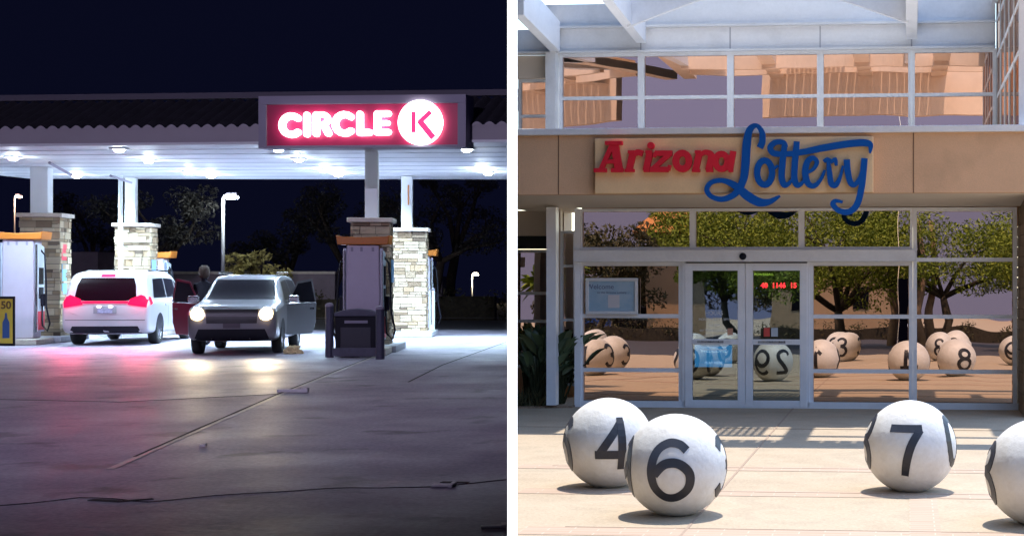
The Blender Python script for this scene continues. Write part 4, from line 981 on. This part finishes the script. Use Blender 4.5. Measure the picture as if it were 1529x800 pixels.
# right wing, upper glazed return
uw = u(1489, VU); vv = [VU - .02 - i * 1.15 for i in range(6)]
zu0 = zf1 - .04; mb = MB(); zw = [zu0, bz(150, VU), zum + .55, zu1 + .1, zu1 + .9]
for v in vv: mb.box(uw - .02, uw + .06, v - .04, v + .04, zu0, ztop + 1)
for z in (zu0 + .12, zum - .05, zu1 - .15, zu1 + .5): mb.box(uw - .015, uw + .055, vv[-1], vv[0], z - .03, z + .03)
mb.box(uw - .1, uw + .1, vv[-1] - .5, vv[0], zu1 + .82, zu1 + 1.0)
wg = mb.build('wing_window', M['offwhite'], bld)
mb = MB(); mb.add([(uw, vv[-1], zu0), (uw, vv[0], zu0), (uw, vv[0], zu1 + .9), (uw, vv[-1], zu1 + .9)], [(0, 1, 2, 3)]); mb.build('pane', M['glass_up'], wg, fixn=False)
# right wing, lower: brick return wall
bkm = attr_mat('tan_split_block', [(.30, .21, .14), (.40, .29, .20), (.34, .25, .17)], .9, .5, 40)
ur = u(1520, 0); mb = MB(); mb.box(ur + .03, ur + .3, VF + .25, .15, 0, zf0 - .02, .01)
for k in range(18):
    for j in range(5): mb.box(ur + .0, ur + .03, VF + .25 + j * .36 + (k % 2) * .05, VF + .25 + j * .36 + .34, k * .155, k * .155 + .145, random.uniform(.02, 1))
mb.box(ur + .01, ur + 1.2, -.04, .15, 0, zso - .02, .5)
mb.build('return_wall', bkm, bld)
# roof beams running out over the court
def beam(px, w, vout, rise, name='roof_beam', z=None):
    a = u(px, VU); z0_ = (z if z else zu1 + .02); mb = MB(); v1 = VU - .2
    mb.add([(a - w, v1, z0_), (a + w, v1, z0_), (a + w, vout, z0_ + rise), (a - w, vout, z0_ + rise), (a - w, v1, z0_ + .55), (a + w, v1, z0_ + .55), (a + w, vout, z0_ + .6 + rise), (a - w, vout, z0_ + .6 + rise)],
           [(0, 3, 2, 1), (4, 5, 6, 7), (0, 1, 5, 4), (1, 2, 6, 5), (2, 3, 7, 6), (3, 0, 4, 7)])
    return mb.build(name, M['offwhite'], bld, bevel=.008)
beam(833, .09, 1.6, .22); beam(960, .09, -1.2, .35, z=zu1 + .16); beam(1361, .10, -1.2, .35, z=zu1 + .16)
va = 2.8; zz = bz(38, va)
ua, ub = u(936, va), u(1356, va); mid = (ua + ub) / 2; apex = bz(-28, va)
n_ = 16; low = [(ua + (ub - ua) * i / n_, zz + (apex - zz) * (1 - abs(2 * i / n_ - 1) ** 1.25)) for i in range(n_ + 1)]
MB().prism(low + [(ub, apex + .8), (ua, apex + .8)], va, va + .12, lambda a, b, h: (a, h, b)).build('arched_beam', M['offwhite'], bld)
MB().box(ua, ub, va - .12, va - .002, zz + .0 - .03, zz + .03).build('tie_beam', M['offwhite'], bld) if False else None

# pergola out over the court
pg = thing('pergola', 'pale slatted pergola high over the court whose slats stripe the ground with shade', 'pergola', BF.world(0, -3.3, 0), BF.rot)
h0 = 6.87
def plx(px): return u(px, -3.3)
mb = MB(); L_, R_ = clipL(-3.6) + .25, u(1640, -3.3)
for (uu0, uu1) in ((u(975, -3.3), R_),): mb.box(uu0, uu1, -.12, .12, h0 - 1.1, h0)
mb.build('outer_beam', M['peach'], pg)
mb = MB(); mb.box(L_, R_, 1.15, 1.25, h0 - .25, h0); mb.box(L_, R_, 2.45, 2.6, h0 - .3, h0); mb.build('inner_beam', M['peach'], pg)
mb = MB()
for px in (770, 1000, 1225, 1420): mb.box(u(px, -3.3), u(px, -3.3) + .32, .125, 4.5, h0 - .2, h0 - .005)
mb.build('cross_beam', M['peach'], pg)
def slats(a, b, v0, v1, n, w=.07):
    mb = MB()
    for i in range(n):
        x = a + (b - a) * (i + .5) / n; mb.box(x - w / 2, x + w / 2, v0, v1, h0 + .01, h0 + .12)
    mb.build('slat_bay', M['peach'], pg)
slats(u(1000, -3.3), u(1440, -3.3), .125, .75, 20, .17); slats(L_, u(895, -3.3), 1.25, 2.45, 13); slats(u(1050, -3.3), u(1195, -3.3), 1.25, 2.5, 13)
# ---------------- building sign
VS = VF - .14
sgn = thing('building_sign', 'tan sign board with red slab Arizona and blue script Lottery letters', 'sign', BF.world(0, VS, 0), BF.rot)
bu0, bu1 = u(888, VS), u(1304, VS); MB().box(bu0, bu1, 0, .13, bz(288, VS), bz(205, VS)).build('board', M['signpanel'], sgn, bevel=.01)
def cp(cx_, cy_):
    h = BF.hit(860 + cx_ / 3.185, 180 + cy_ / 3.185, VS - .08); return (h.x, h.z)
def lmap(a, b, h): return (a, -h, b)
sc = 1.16 / 3.185 / F * 22
def sign_letter(strokes, m, nm='letter', h0=.03, h1=.10):
    mb = MB()
    for k, st in enumerate(strokes):
        pts, w_ = st[0], st[1]; sm = st[2] if len(st) > 2 else 0; cl = st[3] if len(st) > 3 else False; rc = st[4] if len(st) > 4 else False
        w2 = [x * sc for x in w_] if isinstance(w_, (list, tuple)) else w_ * sc
        mb.ribbon([cp(*p) for p in pts], w2, lmap, h0, h1 + .004 * k, smooth=sm, closed=cl, rise=.003, round_cap=rc)
    return mb.build(nm, m, sgn)
def ell(cx_, cy_, rx, ry, n=20, sk=0): return [(cx_ + rx * cos(2 * pi * i / n) - sk * sin(2 * pi * i / n), cy_ + ry * sin(2 * pi * i / n)) for i in range(n)]
rd = M['red']
sign_letter([([(118, 236), (176, 108)], 20), ([(182, 104), (205, 236)], 32), ([(140, 196), (196, 196)], 17), ([(86, 237), (146, 237)], 16), ([(168, 237), (226, 237)], 16), ([(140, 108), (222, 108)], 15)], rd)
sign_letter([([(252, 238), (272, 150)], 27), ([(268, 170), (292, 152), (318, 158)], [14, 24, 26], 5), ([(232, 238), (278, 238)], 13), ([(248, 150), (280, 150)], 13)], rd)
sign_letter([([(333, 238), (352, 150)], 27), ([(322, 238), (350, 238)], 13), ([(330, 150), (362, 150)], 13), (ell(357, 120, 8, 8, 12), 15, 0, True)], rd)
sign_letter([([(376, 156), (458, 156)], 22), ([(448, 158), (364, 232)], 20), ([(352, 233), (440, 233)], 22), ([(378, 150), (372, 176)], 12), ([(440, 238), (447, 212)], 12)], rd)
sign_letter([(ell(506, 193, 32, 38), 27, 0, True)], rd)
sign_letter([([(568, 238), (588, 150)], 27), ([(584, 172), (612, 152), (640, 160), (642, 185), (630, 238)], [12, 20, 26, 27, 27], 5), ([(552, 238), (590, 238)], 13), ([(566, 150), (594, 150)], 13), ([(620, 238), (652, 238)], 13)], rd)
sign_letter([(ell(692, 195, 29, 36), 25, 0, True), ([(748, 146), (732, 238)], 25), ([(726, 238), (748, 238)], 13)], rd)
bl_ = M['blue']
sign_letter([([(874, 130), (886, 100), (884, 55), (858, 24), (826, 44), (812, 110), (806, 200), (796, 280), (760, 345), (700, 374), (645, 362), (622, 328), (645, 294), (700, 286), (760, 312), (815, 358), (870, 388), (920, 386), (970, 358)],
              [26, 26, 22, 16, 26, 34, 34, 30, 26, 22, 20, 20, 18, 20, 30, 38, 36, 24, 8], 6, False)], bl_)
sign_letter([(ell(897, 248, 36, 58), 25, 0, True), ([(915, 200), (940, 225), (962, 215)], [10, 14, 8], 5)], bl_)
sign_letter([([(992, 118), (982, 200), (978, 270), (990, 306), (1012, 300), (1028, 280)], [22, 26, 26, 24, 16, 8], 5)], bl_)
sign_letter([([(1050, 100), (1042, 190), (1038, 270), (1050, 306), (1070, 302), (1088, 280)], [24, 26, 26, 24, 16, 8], 5)], bl_)
sign_letter([([(1000, 128), (988, 106), (950, 104), (924, 128), (940, 156), (1000, 160), (1080, 150), (1180, 130), (1290, 112), (1370, 106), (1400, 118), (1398, 156)],
              [14, 20, 22, 24, 24, 22, 24, 28, 28, 28, 24, 6], 5)], bl_)
sign_letter([([(1092, 252), (1128, 232), (1146, 198), (1126, 178), (1100, 198), (1090, 250), (1104, 300), (1134, 310), (1164, 280), (1184, 236)], [10, 14, 18, 20, 24, 27, 25, 20, 14, 10], 5)], bl_)
sign_letter([([(1178, 196), (1196, 184), (1216, 196)], 14, 4), ([(1200, 190), (1206, 250), (1214, 300), (1236, 306), (1256, 270), (1270, 215)], [14, 22, 24, 22, 14, 8], 5), ([(1210, 200), (1232, 188), (1238, 215)], [12, 20, 10], 4)], bl_)
sign_letter([([(1288, 186), (1292, 240), (1306, 296), (1328, 304), (1350, 270), (1366, 215)], [26, 26, 24, 20, 14, 12], 5),
             ([(1372, 180), (1366, 250), (1356, 330), (1336, 400), (1298, 434), (1250, 428), (1222, 398), (1236, 382), (1268, 388)], [26, 27, 26, 26, 24, 22, 22, 16, 10], 6)], bl_)

# =================================================================== PLAZA PAVING
pb_ = mat('x', (.5, .3, .2)); bpy.data.materials.remove(pb_)
brk, ntb, bb = new_mat('brick_band')
tc = ntb.nodes.new('ShaderNodeTexCoord'); bt = ntb.nodes.new('ShaderNodeTexBrick'); bt.inputs['Scale'].default_value = 1
bt.inputs['Color1'].default_value = (.44, .31, .225, 1); bt.inputs['Color2'].default_value = (.48, .35, .26, 1); bt.inputs['Mortar'].default_value = (.52, .43, .33, 1)
bt.inputs['Mortar Size'].default_value = .006; bt.inputs['Brick Width'].default_value = .40; bt.inputs['Row Height'].default_value = .1
ntb.links.new(tc.outputs['Object'], bt.inputs['Vector']); ntb.links.new(bt.outputs['Color'], bb.inputs['Base Color']); bb.inputs['Roughness'].default_value = .85
def band(name, u0, u1, v0, v1, z=.004, m=brk):
    o = MB().box(0, u1 - u0, 0, v1 - v0, -.002, z).build(name, m, loc=BF.world(u0, v0, 0), rotz=BF.rot); return tag(o, kind='structure')
def vg(py): h = BF.hit(1155, py, 0); Y = gY(py, PLAZA_Z); p = BF._loc(Vector((0, Y, PLAZA_Z)) - BF.o); return p.y
lim = lambda v: clipL(v) + .02
for (pa, pb2) in ((703, 697), (741, 733), (803, 791)):
    va_, vb_ = vg(pa), vg(pb2); band('brick_band', max(lim(va_), lim(vb_)) , 9, va_, vb_)
usr = BF._loc(Vector((W(1358, gY(745, PLAZA_Z)), gY(745, PLAZA_Z), PLAZA_Z)) - BF.o).x
usr2 = BF._loc(Vector((W(1399, gY(745, PLAZA_Z)), gY(745, PLAZA_Z), PLAZA_Z)) - BF.o).x
band('brick_band', usr, usr2, vg(900), vg(741.5), .0045)
ujn = BF._loc(Vector((W(1045, gY(765, PLAZA_Z)), gY(765, PLAZA_Z), PLAZA_Z)) - BF.o).x
jd_ = mat('paving_joint', (.37, .27, .20), .9)
band('paving_joint', ujn, ujn + .022, vg(860), -.15, .006, jd_)
for va_ in (vg(735), vg(699), vg(791)): band('paving_joint', lim(va_ - .4) + .3, 9, va_, va_ + .012, .0065, jd_)
for px in (1240, 1490): 
    pass
band('paving_joint', lim(-1.6) + .2, 9, vg(640), vg(640) + .012, .006, jd_)
gravel = mat('gravel', (.30, .20, .13), .95, var=.35, vscale=25, bump=.8, bscale=40)
ub1 = u(861, 0)
o = MB().prism([(clipL(-.3) + .02, -.5), (ub1, -.3), (ub1, 1.5), (clipL(1.5) + .02, 1.5)], .0, .03).build('planting_bed', gravel, loc=BF.world(0, 0, 0), rotz=BF.rot); tag(o, kind='structure')

# bird of paradise plants
def strelitzia(px, v, n, H, label, seed):
    rng = random.Random(seed); w_ = BF.world(u(px, v), v, .02); t = thing('paradise_plant', label, 'plant', w_)
    mb = MB(); st = MB()
    for i in range(n):
        a = rng.uniform(0, 2 * pi); lean = rng.uniform(.1, .75); h = H * rng.uniform(.45, 1.0)
        b0 = Vector((rng.uniform(-.08, .08), rng.uniform(-.08, .08), 0)); d = Vector((cos(a) * .9, sin(a) * .45, 0)) * lean
        p = [b0, b0 + d * h * .35 + Vector((0, 0, h * .45)), b0 + d * h * .7 + Vector((0, 0, h * .62))]
        tip = p[2] + d * h * .45 + Vector((0, 0, h * .38)); ax = (tip - p[2]); side = ax.cross(Vector((cos(a + 1.4), sin(a + 1.4), .2))).normalized() if rng.random() < .5 else Vector((-sin(a), cos(a), 0.1)).normalized()
        side = Vector((rng.uniform(-1, 1), rng.uniform(-.4, .4), 0)); side = (side - ax.normalized() * side.dot(ax.normalized())).normalized()
        wd_ = h * rng.uniform(.09, .14); wd_ *= .42; prof = [0, .7, 1, .95, .7, .35, 0]; vs = []
        droop = d * .25
        for k, pf in enumerate(prof):
            tt = k / 6; c = p[2] + ax * tt + droop * tt * tt - Vector((0, 0, .12 * h * tt ** 3))
            nrm_ = side.cross(ax.normalized()) * .25 * wd_ * pf
            vs += [c - side * wd_ * pf - nrm_, c, c + side * wd_ * pf - nrm_]
        rr_ = rng.uniform(.01, 1)
        if min((BF.world(u(px, v), v).x + q_[0]) - KD * (BF.world(u(px, v), v).y + q_[1]) for q_ in vs) < .08: continue
        st.tube(p, [.018, .014, .01], 5)
        mb.add(vs, [f for k in range(6) for f in ((3 * k, 3 * k + 1, 3 * k + 4, 3 * k + 3), (3 * k + 1, 3 * k + 2, 3 * k + 5, 3 * k + 4))], rr_)
    st.build('stalk', M['leafdark'], t); mb.build('leaf_fan', attr_mat('paradise_leaf', [(.03, .05, .02), (.06, .09, .035), (.11, .14, .06)], .45, 0, spec=.5), t, fixn=False, smooth=True)
    return t
strelitzia(834, .1, 70, 1.4, 'tall dark broad-leaved plant against the white corner post', 3)
strelitzia(804, -.1, 70, 1.35, 'dark broad-leaved plant left of the tallest one in the bed', 4)
strelitzia(788, .4, 60, 1.45, 'broad-leaved plant at the back of the bed next to the white-edged wall', 8)
rngp = random.Random(5)
w_ = BF.world(u(790, -.3), -.3, .03); tg = thing('low_shrub', 'low spiky dark shrub at the front of the planting bed', 'shrub', w_)
mb = MB()
for i in range(120):
    a = rngp.uniform(0, 2 * pi); d = Vector((cos(a), sin(a) * .6, rngp.uniform(.5, 1.6))).normalized() * rngp.uniform(.2, .42); sd_ = Vector((-sin(a), cos(a), 0)) * .012; b0 = Vector((rngp.uniform(-.25, .25), rngp.uniform(-.15, .15), 0))
    mb.add([b0 - sd_, b0 + sd_, b0 + d], [(0, 1, 2)], rngp.uniform(.01, 1))
mb.build('blades', M['leafdark'], tg, fixn=False)

# =================================================================== LOTTERY BALLS
DIG = {
 '6': [([(.30, .36), (.18, .47), (-.04, .50), (-.25, .36), (-.34, .05), (-.30, -.28), (-.12, -.47), (.12, -.47), (.32, -.30), (.33, -.04), (.14, .13), (-.10, .12), (-.29, -.06)], 6, False)],
 '9': [([(-.30, -.36), (-.18, -.47), (.04, -.50), (.25, -.36), (.34, -.05), (.30, .28), (.12, .47), (-.12, .47), (-.32, .30), (-.33, .04), (-.14, -.13), (.10, -.12), (.29, .06)], 6, False)],
 '4': [([(.17, .50), (-.32, -.20)], 0, False), ([(-.40, -.20), (.38, -.20)], 0, False), ([(.14, .55), (.14, -.50)], 0, False)],
 '7': [([(-.34, .44), (.36, .44)], 0, False), ([(.31, .42), (.14, .16), (.04, -.14), (-.02, -.50)], 5, False)],
 '3': [([(-.27, .34), (-.10, .48), (.12, .48), (.28, .34), (.24, .12), (.0, .03)], 5, False), ([(.0, .03), (.26, -.06), (.33, -.28), (.16, -.48), (-.12, -.48), (-.31, -.32)], 5, False)],
 '2': [([(-.29, .28), (-.18, .46), (.06, .50), (.28, .36), (.26, .12), (.02, -.14), (-.30, -.44)], 5, False), ([(-.34, -.45), (.34, -.45)], 0, False)],
 '1': [([(-.22, .26), (.04, .48), (.04, -.5)], 0, False)],
 '0': [([(.30 * cos(2 * pi * i / 16), .46 * sin(2 * pi * i / 16)) for i in range(16)], 0, True)],
 '8': [([(.23 * cos(2 * pi * i / 14), .26 + .21 * sin(2 * pi * i / 14)) for i in range(14)], 0, True), ([(.30 * cos(2 * pi * i / 14), -.21 + .26 * sin(2 * pi * i / 14)) for i in range(14)], 0, True)],
}
RB = .434
inkm = mat('digit_black', (.014, .014, .022), .45, var=.3, vscale=9)
bm_ = bmesh.new(); bmesh.ops.create_uvsphere(bm_, u_segments=64, v_segments=40, radius=RB)
for v in bm_.verts:
    n1 = noise.noise(v.co * 3.1) * .004; v.co *= 1 + n1 / RB
    if v.co.z < -RB * .955: v.co.z = -RB * .955
bme = bpy.data.meshes.new('sphere'); bm_.to_mesh(bme); bm_.free(); bme.materials.append(M['ballwhite'])
for p in bme.polygons: p.use_smooth = True
def ball(x, y, digits, label, group='big white numbered ball sculptures', az0=0.0):
    """digits: list of (char, azimuth from the view direction in degrees, positive to the right of the picture)"""
    t = thing('number_ball', label, 'ball', (x, y, PLAZA_Z), 0, group)
    s = bpy.data.objects.new('sphere', bme); C.objects.link(s); s.parent = t; s.location = (0, 0, RB * .955)
    toc = math.atan2(-y, -x)
    for ch, az, hh in digits:
        a = toc + R(az); f = Vector((cos(a), sin(a), 0)); rt = Vector((-sin(a), cos(a), 0)); h = .48
        def mp(p, q, k):
            px_, qy = p * h, q * h
            ang = px_ / RB; el = qy / RB + R(hh)
            d = f * (cos(ang) * cos(el)) + rt * (sin(ang) * cos(el)) + Vector((0, 0, sin(el)))
            r_ = RB * (1 + noise.noise(d * RB * 3.1) * .004 / RB) + k
            return tuple(d * r_ + Vector((0, 0, RB * .955)))
        mb = MB()
        for k, (pts, sm, cl) in enumerate(DIG[ch]):
            if not sm:   # densify straight strokes so they follow the curve
                q = []
                m_ = len(pts)
                for i in range(m_ if cl else m_ - 1):
                    A_, B2 = Vector(pts[i]), Vector(pts[(i + 1) % m_]); nn = max(1, int((B2 - A_).length / .12))
                    q += [tuple(A_.lerp(B2, j / nn)) for j in range(nn)]
                if not cl: q.append(pts[-1])
                pts = q
            mb.ribbon(pts, .16, mp, -.012, .005 + .0012 * k, smooth=sm, closed=cl, rise=.001)
        mb.build('digit', inkm, t)
    return t
def bxy(px, pyc, z=RB * .955):
    Y = (CZ - PLAZA_Z - z) * F / (pyc - HY); return W(px, Y), Y
x, y = bxy(909, 661); ball(x, y, [('4', 8, 4), ('6', -82, 0), ('2', 130, 0), ('9', 200, 0)], 'white ball with a black 4, partly behind the ball marked 6')
x, y = bxy(1009, 694); ball(x, y, [('6', -6, 0), ('3', 78, 0), ('9', -86, 0), ('1', 180, 0)], 'white ball with a large black 6 facing the viewer')
x, y = bxy(1359, 666); ball(x, y, [('7', -6, 0), ('0', 76, 10), ('3', -84, 8), ('4', 180, 0)], 'white ball with a black 7, alone in front of the right glazing')
x, y = bxy(1551, 705); ball(x, y, [('3', -82, 0), ('6', 20, 0), ('8', 160, 0)], 'white ball cut off by the right edge of the photo')

# ---------------- things seen only as reflections: place them where the mirror glass shows them
gn = Vector((-sin(R(5)), -cos(R(5)))) ; g0 = Vector((0, 23.8))
wdv = Vector((KD, 1)).normalized(); wn = Vector((wdv.y, -wdv.x))
def refl(px, D):
    k = (px - PPX) / F; p = Vector((0., 0.)); d = Vector((k, 1.)); rem = D
    t_ = (g0 - p).dot(gn) / d.dot(gn); p = p + d * t_; rem -= t_; d = d - gn * 2 * d.dot(gn)
    den = d.dot(wn)
    if den < 0:
        t2 = -p.dot(wn) / den; hit = p + d * t2
        if 0 < t2 < rem and hit.y > Y0 + .1: p = hit; rem -= t2; d = d - wn * 2 * den
    return p + d * rem
rb = [(886, 50, '0'), (1040, 45, '2'), (1090, 44.5, '9'), (1252, 46.5, '6'), (1402, 45, '3')]
for px, D, ch in rb:
    q = refl(px, D)
    print('BALL', px, q)
    if q.y > 6: continue
    b_ = ball(q.x, q.y, [], 'white ball marked %s, far out on the court, seen only mirrored in the glass' % ch)
    for c_ in [c for c in S.objects if c.parent == b_ and c.name.startswith('digit')]: bpy.data.objects.remove(c_)
    bpy.data.objects.remove(b_.children[0]) if False else None
    b_['d'] = 0; del b_['d']
    # digits facing the glass
    toc = math.degrees(math.atan2(-q.y, -q.x)); tog = math.degrees(math.atan2(24 - q.y, W(px, 24) - q.x))
    tmp = ball(q.x, q.y, [(ch, tog - toc, 0), (ch, tog - toc + 100, 0), (ch, tog - toc - 100, 0)], b_['label']); 
    for c_ in list(b_.children): bpy.data.objects.remove(c_)
    bpy.data.objects.remove(b_)
def rz(px, D, zoff=PLAZA_Z): q = refl(px, D); return (q.x, q.y, zoff)
tree(rz(1265, 60), 6.1, 5.0, 1.5, 'wide green palo verde with dark twisting limbs, mirrored in the glazing', M['leaf'], M['bark'], 41, n=44000, leaf=.085, name='palo_verde', crown_low=1.9, twist=.5, clumps=70)
tree(rz(1100, 66), 6.3, 3.6, 1.9, 'green tree beside the palo verde, mirrored above the doors', M['leaf'], M['bark'], 42, n=30000, leaf=.085, name='palo_verde', crown_low=2.3, twist=.4, clumps=50)
tree(rz(1415, 64), 5.9, 3.5, 2.0, 'smaller green tree mirrored near the right return wall', M['leaf'], M['bark'], 43, n=22000, leaf=.085, name='palo_verde', crown_low=2.4, twist=.3, clumps=40)
for i, (px, D, H) in enumerate(((885, 78, 6.2), (935, 84, 5.6), (985, 90, 5.5), (1180, 98, 6.0))):
    tree(rz(px, D), H, 3.6, 1.4, ['dark bushy tree mirrored above the notice board', 'brownish round tree mirrored right of the notice board', 'dark low tree mirrored by the orange-roofed house', 'far dark tree mirrored behind the door glass'][i], M['leafdark'], M['bark'], 60 + i, n=9000, leaf=.14, crown_low=1.0, twist=.2, clumps=60, group='dark trees beyond the court')
rng2 = random.Random(3)
for i, px in enumerate((1335, 1352, 1374, 1388)):
    q = rz(px, 62 + i); mb = MB(); mb.tube([(0, 0, 0), (rng2.uniform(-.15, .15), 0, 1.5), (rng2.uniform(-.2, .2), 0, 3.2), (rng2.uniform(-.4, .4), 0, 5.2)], [.20, .17, .14, .1], 10)
    tag(mb.build('bare_tree', M['sbark'], loc=q, smooth=True), 'one of four pale bare trunks mirrored behind the ball marked 7', 'tree', 'pale trunks mirrored in the right glazing')
# far sand building and orange-roofed house
def facing(px, D):
    q = refl(px, D); q2 = refl(px, D - 2); return q, math.atan2(q.y - q2.y, q.x - q2.x) - pi / 2
def house(px, D, wdt, H, label, roof, win=True):
    q, an = facing(px, D); t = thing('sand_building', label, 'building', (q.x, q.y, PLAZA_Z), an)
    MB().box(-wdt / 2, wdt / 2, 0, 8, 0, H).build('wall', M['tanwall'], t)
    for xx in [] if not win else [(-wdt / 2 + wdt * (i + .5) / max(2, int(wdt / 3))) for i in range(max(2, int(wdt / 3)))]:
        MB().box(xx - .5, xx + .5, -.03, .02, H * .42, H * .72).build('window', M['darkglass'], t)
    if roof:
        MB().add([(-wdt / 2 - .8, -.8, H), (wdt / 2 + .8, -.8, H), (wdt / 2 + .8, 8.8, H), (-wdt / 2 - .8, 8.8, H), (-wdt / 4, 4, H + 1.6), (wdt / 4, 4, H + 1.6)], [(0, 1, 5, 4), (1, 2, 5), (2, 3, 4, 5), (3, 0, 4), (3, 2, 1, 0)]).build('roof', M['roofo'], t)
    else: MB().box(-wdt / 2 - .1, wdt / 2 + .1, -.12, .25, H + .002, H + .25).build('parapet', M['tanwall'], t)
    return t
house(1330, 84, 13, 3.7, 'long sand-coloured building mirrored behind the pale trunks', False)
house(1012, 80, 3.0, 5.5, 'narrow sand-coloured house with an orange tiled roof mirrored beside the doors', True, False)
# cars of the car park
q, an = facing(972, 82); suv((q.x, q.y, PLAZA_Z), an, 'black SUV in the car park, mirrored beside the left door', M['blackcar'], False, False, 'cars parked beyond the court')
q, an = facing(905, 96); suv((q.x, q.y, PLAZA_Z), an + .2, 'blue car in the car park, mirrored below the notice board', M['bluecar'], False, False, 'cars parked beyond the court')
# car park surface and low hedge
for (px, D0, wd_, dp, m_, nm) in ((1150, 51, 70, 12, asph, 'car_park'),):
    q, an = facing(px, D0); o = MB().box(-wd_ / 2, wd_ / 2, 0, dp * 3, -.002, .004).build(nm, m_, loc=(q.x, q.y, PLAZA_Z), rotz=an); tag(o, kind='structure')
for i, (px, D, L) in enumerate(((1290, 74, 10), (1450, 72, 8), (925, 74, 7))):
    q, an = facing(px, D); t = thing('hedge', ['low hedge mirrored in front of the long sand building', 'low hedge mirrored near the right return wall', 'low hedge mirrored under the notice board'][i], 'hedge', (q.x, q.y, PLAZA_Z), an)
    rngh = random.Random(i); mb = MB()
    for k in range(int(L * 3)): leafcloud(mb, (rngh.uniform(-L / 2, L / 2), rngh.uniform(-.3, .3), rngh.uniform(.2, .75)), (.5, .45, .42), 50, .08, rng=rngh)
    mb.build('foliage', M['leafdark'], t, fixn=False); MB().box(-L / 2 + .1, L / 2 - .1, -.2, .2, 0, .6).build('core', M['bark'], t)
def palm(loc, H, label, seed):
    rng = random.Random(seed); t = thing('palm_tree', label, 'palm tree', loc, 0, 'fan palms mirrored in the left windows'); MB().tube([(0, 0, 0), (.05, 0, H * .5), (0, 0, H)], [.17, .14, .12], 8).build('trunk', M['bark'], t); mb = MB()
    for i in range(46):
        a = rng.uniform(0, 2 * pi); e = rng.uniform(-.7, 1.2); L = rng.uniform(.8, 1.2); d = Vector((cos(a) * cos(e), sin(a) * cos(e), sin(e))); sdv = Vector((-sin(a), cos(a), 0)) * .16
        c = Vector((0, 0, H)); mb.add([c, c + d * L * .6 + sdv, c + d * L - Vector((0, 0, .25)), c + d * L * .6 - sdv], [(0, 1, 2, 3)], rng.uniform(.01, 1))
    mb.build('fronds', M['leaf'], t, fixn=False)
for i, (px, D, H) in enumerate(((783, 72, 2.9), (800, 80, 3.0), (850, 66, 3.2))):
    palm(rz(px, D), H, ['short fan palm mirrored left of the white corner post', 'fan palm mirrored low in the far left window', 'fan palm mirrored in the narrow window by the corner post'][i], i)
bpy.context.view_layer.update()
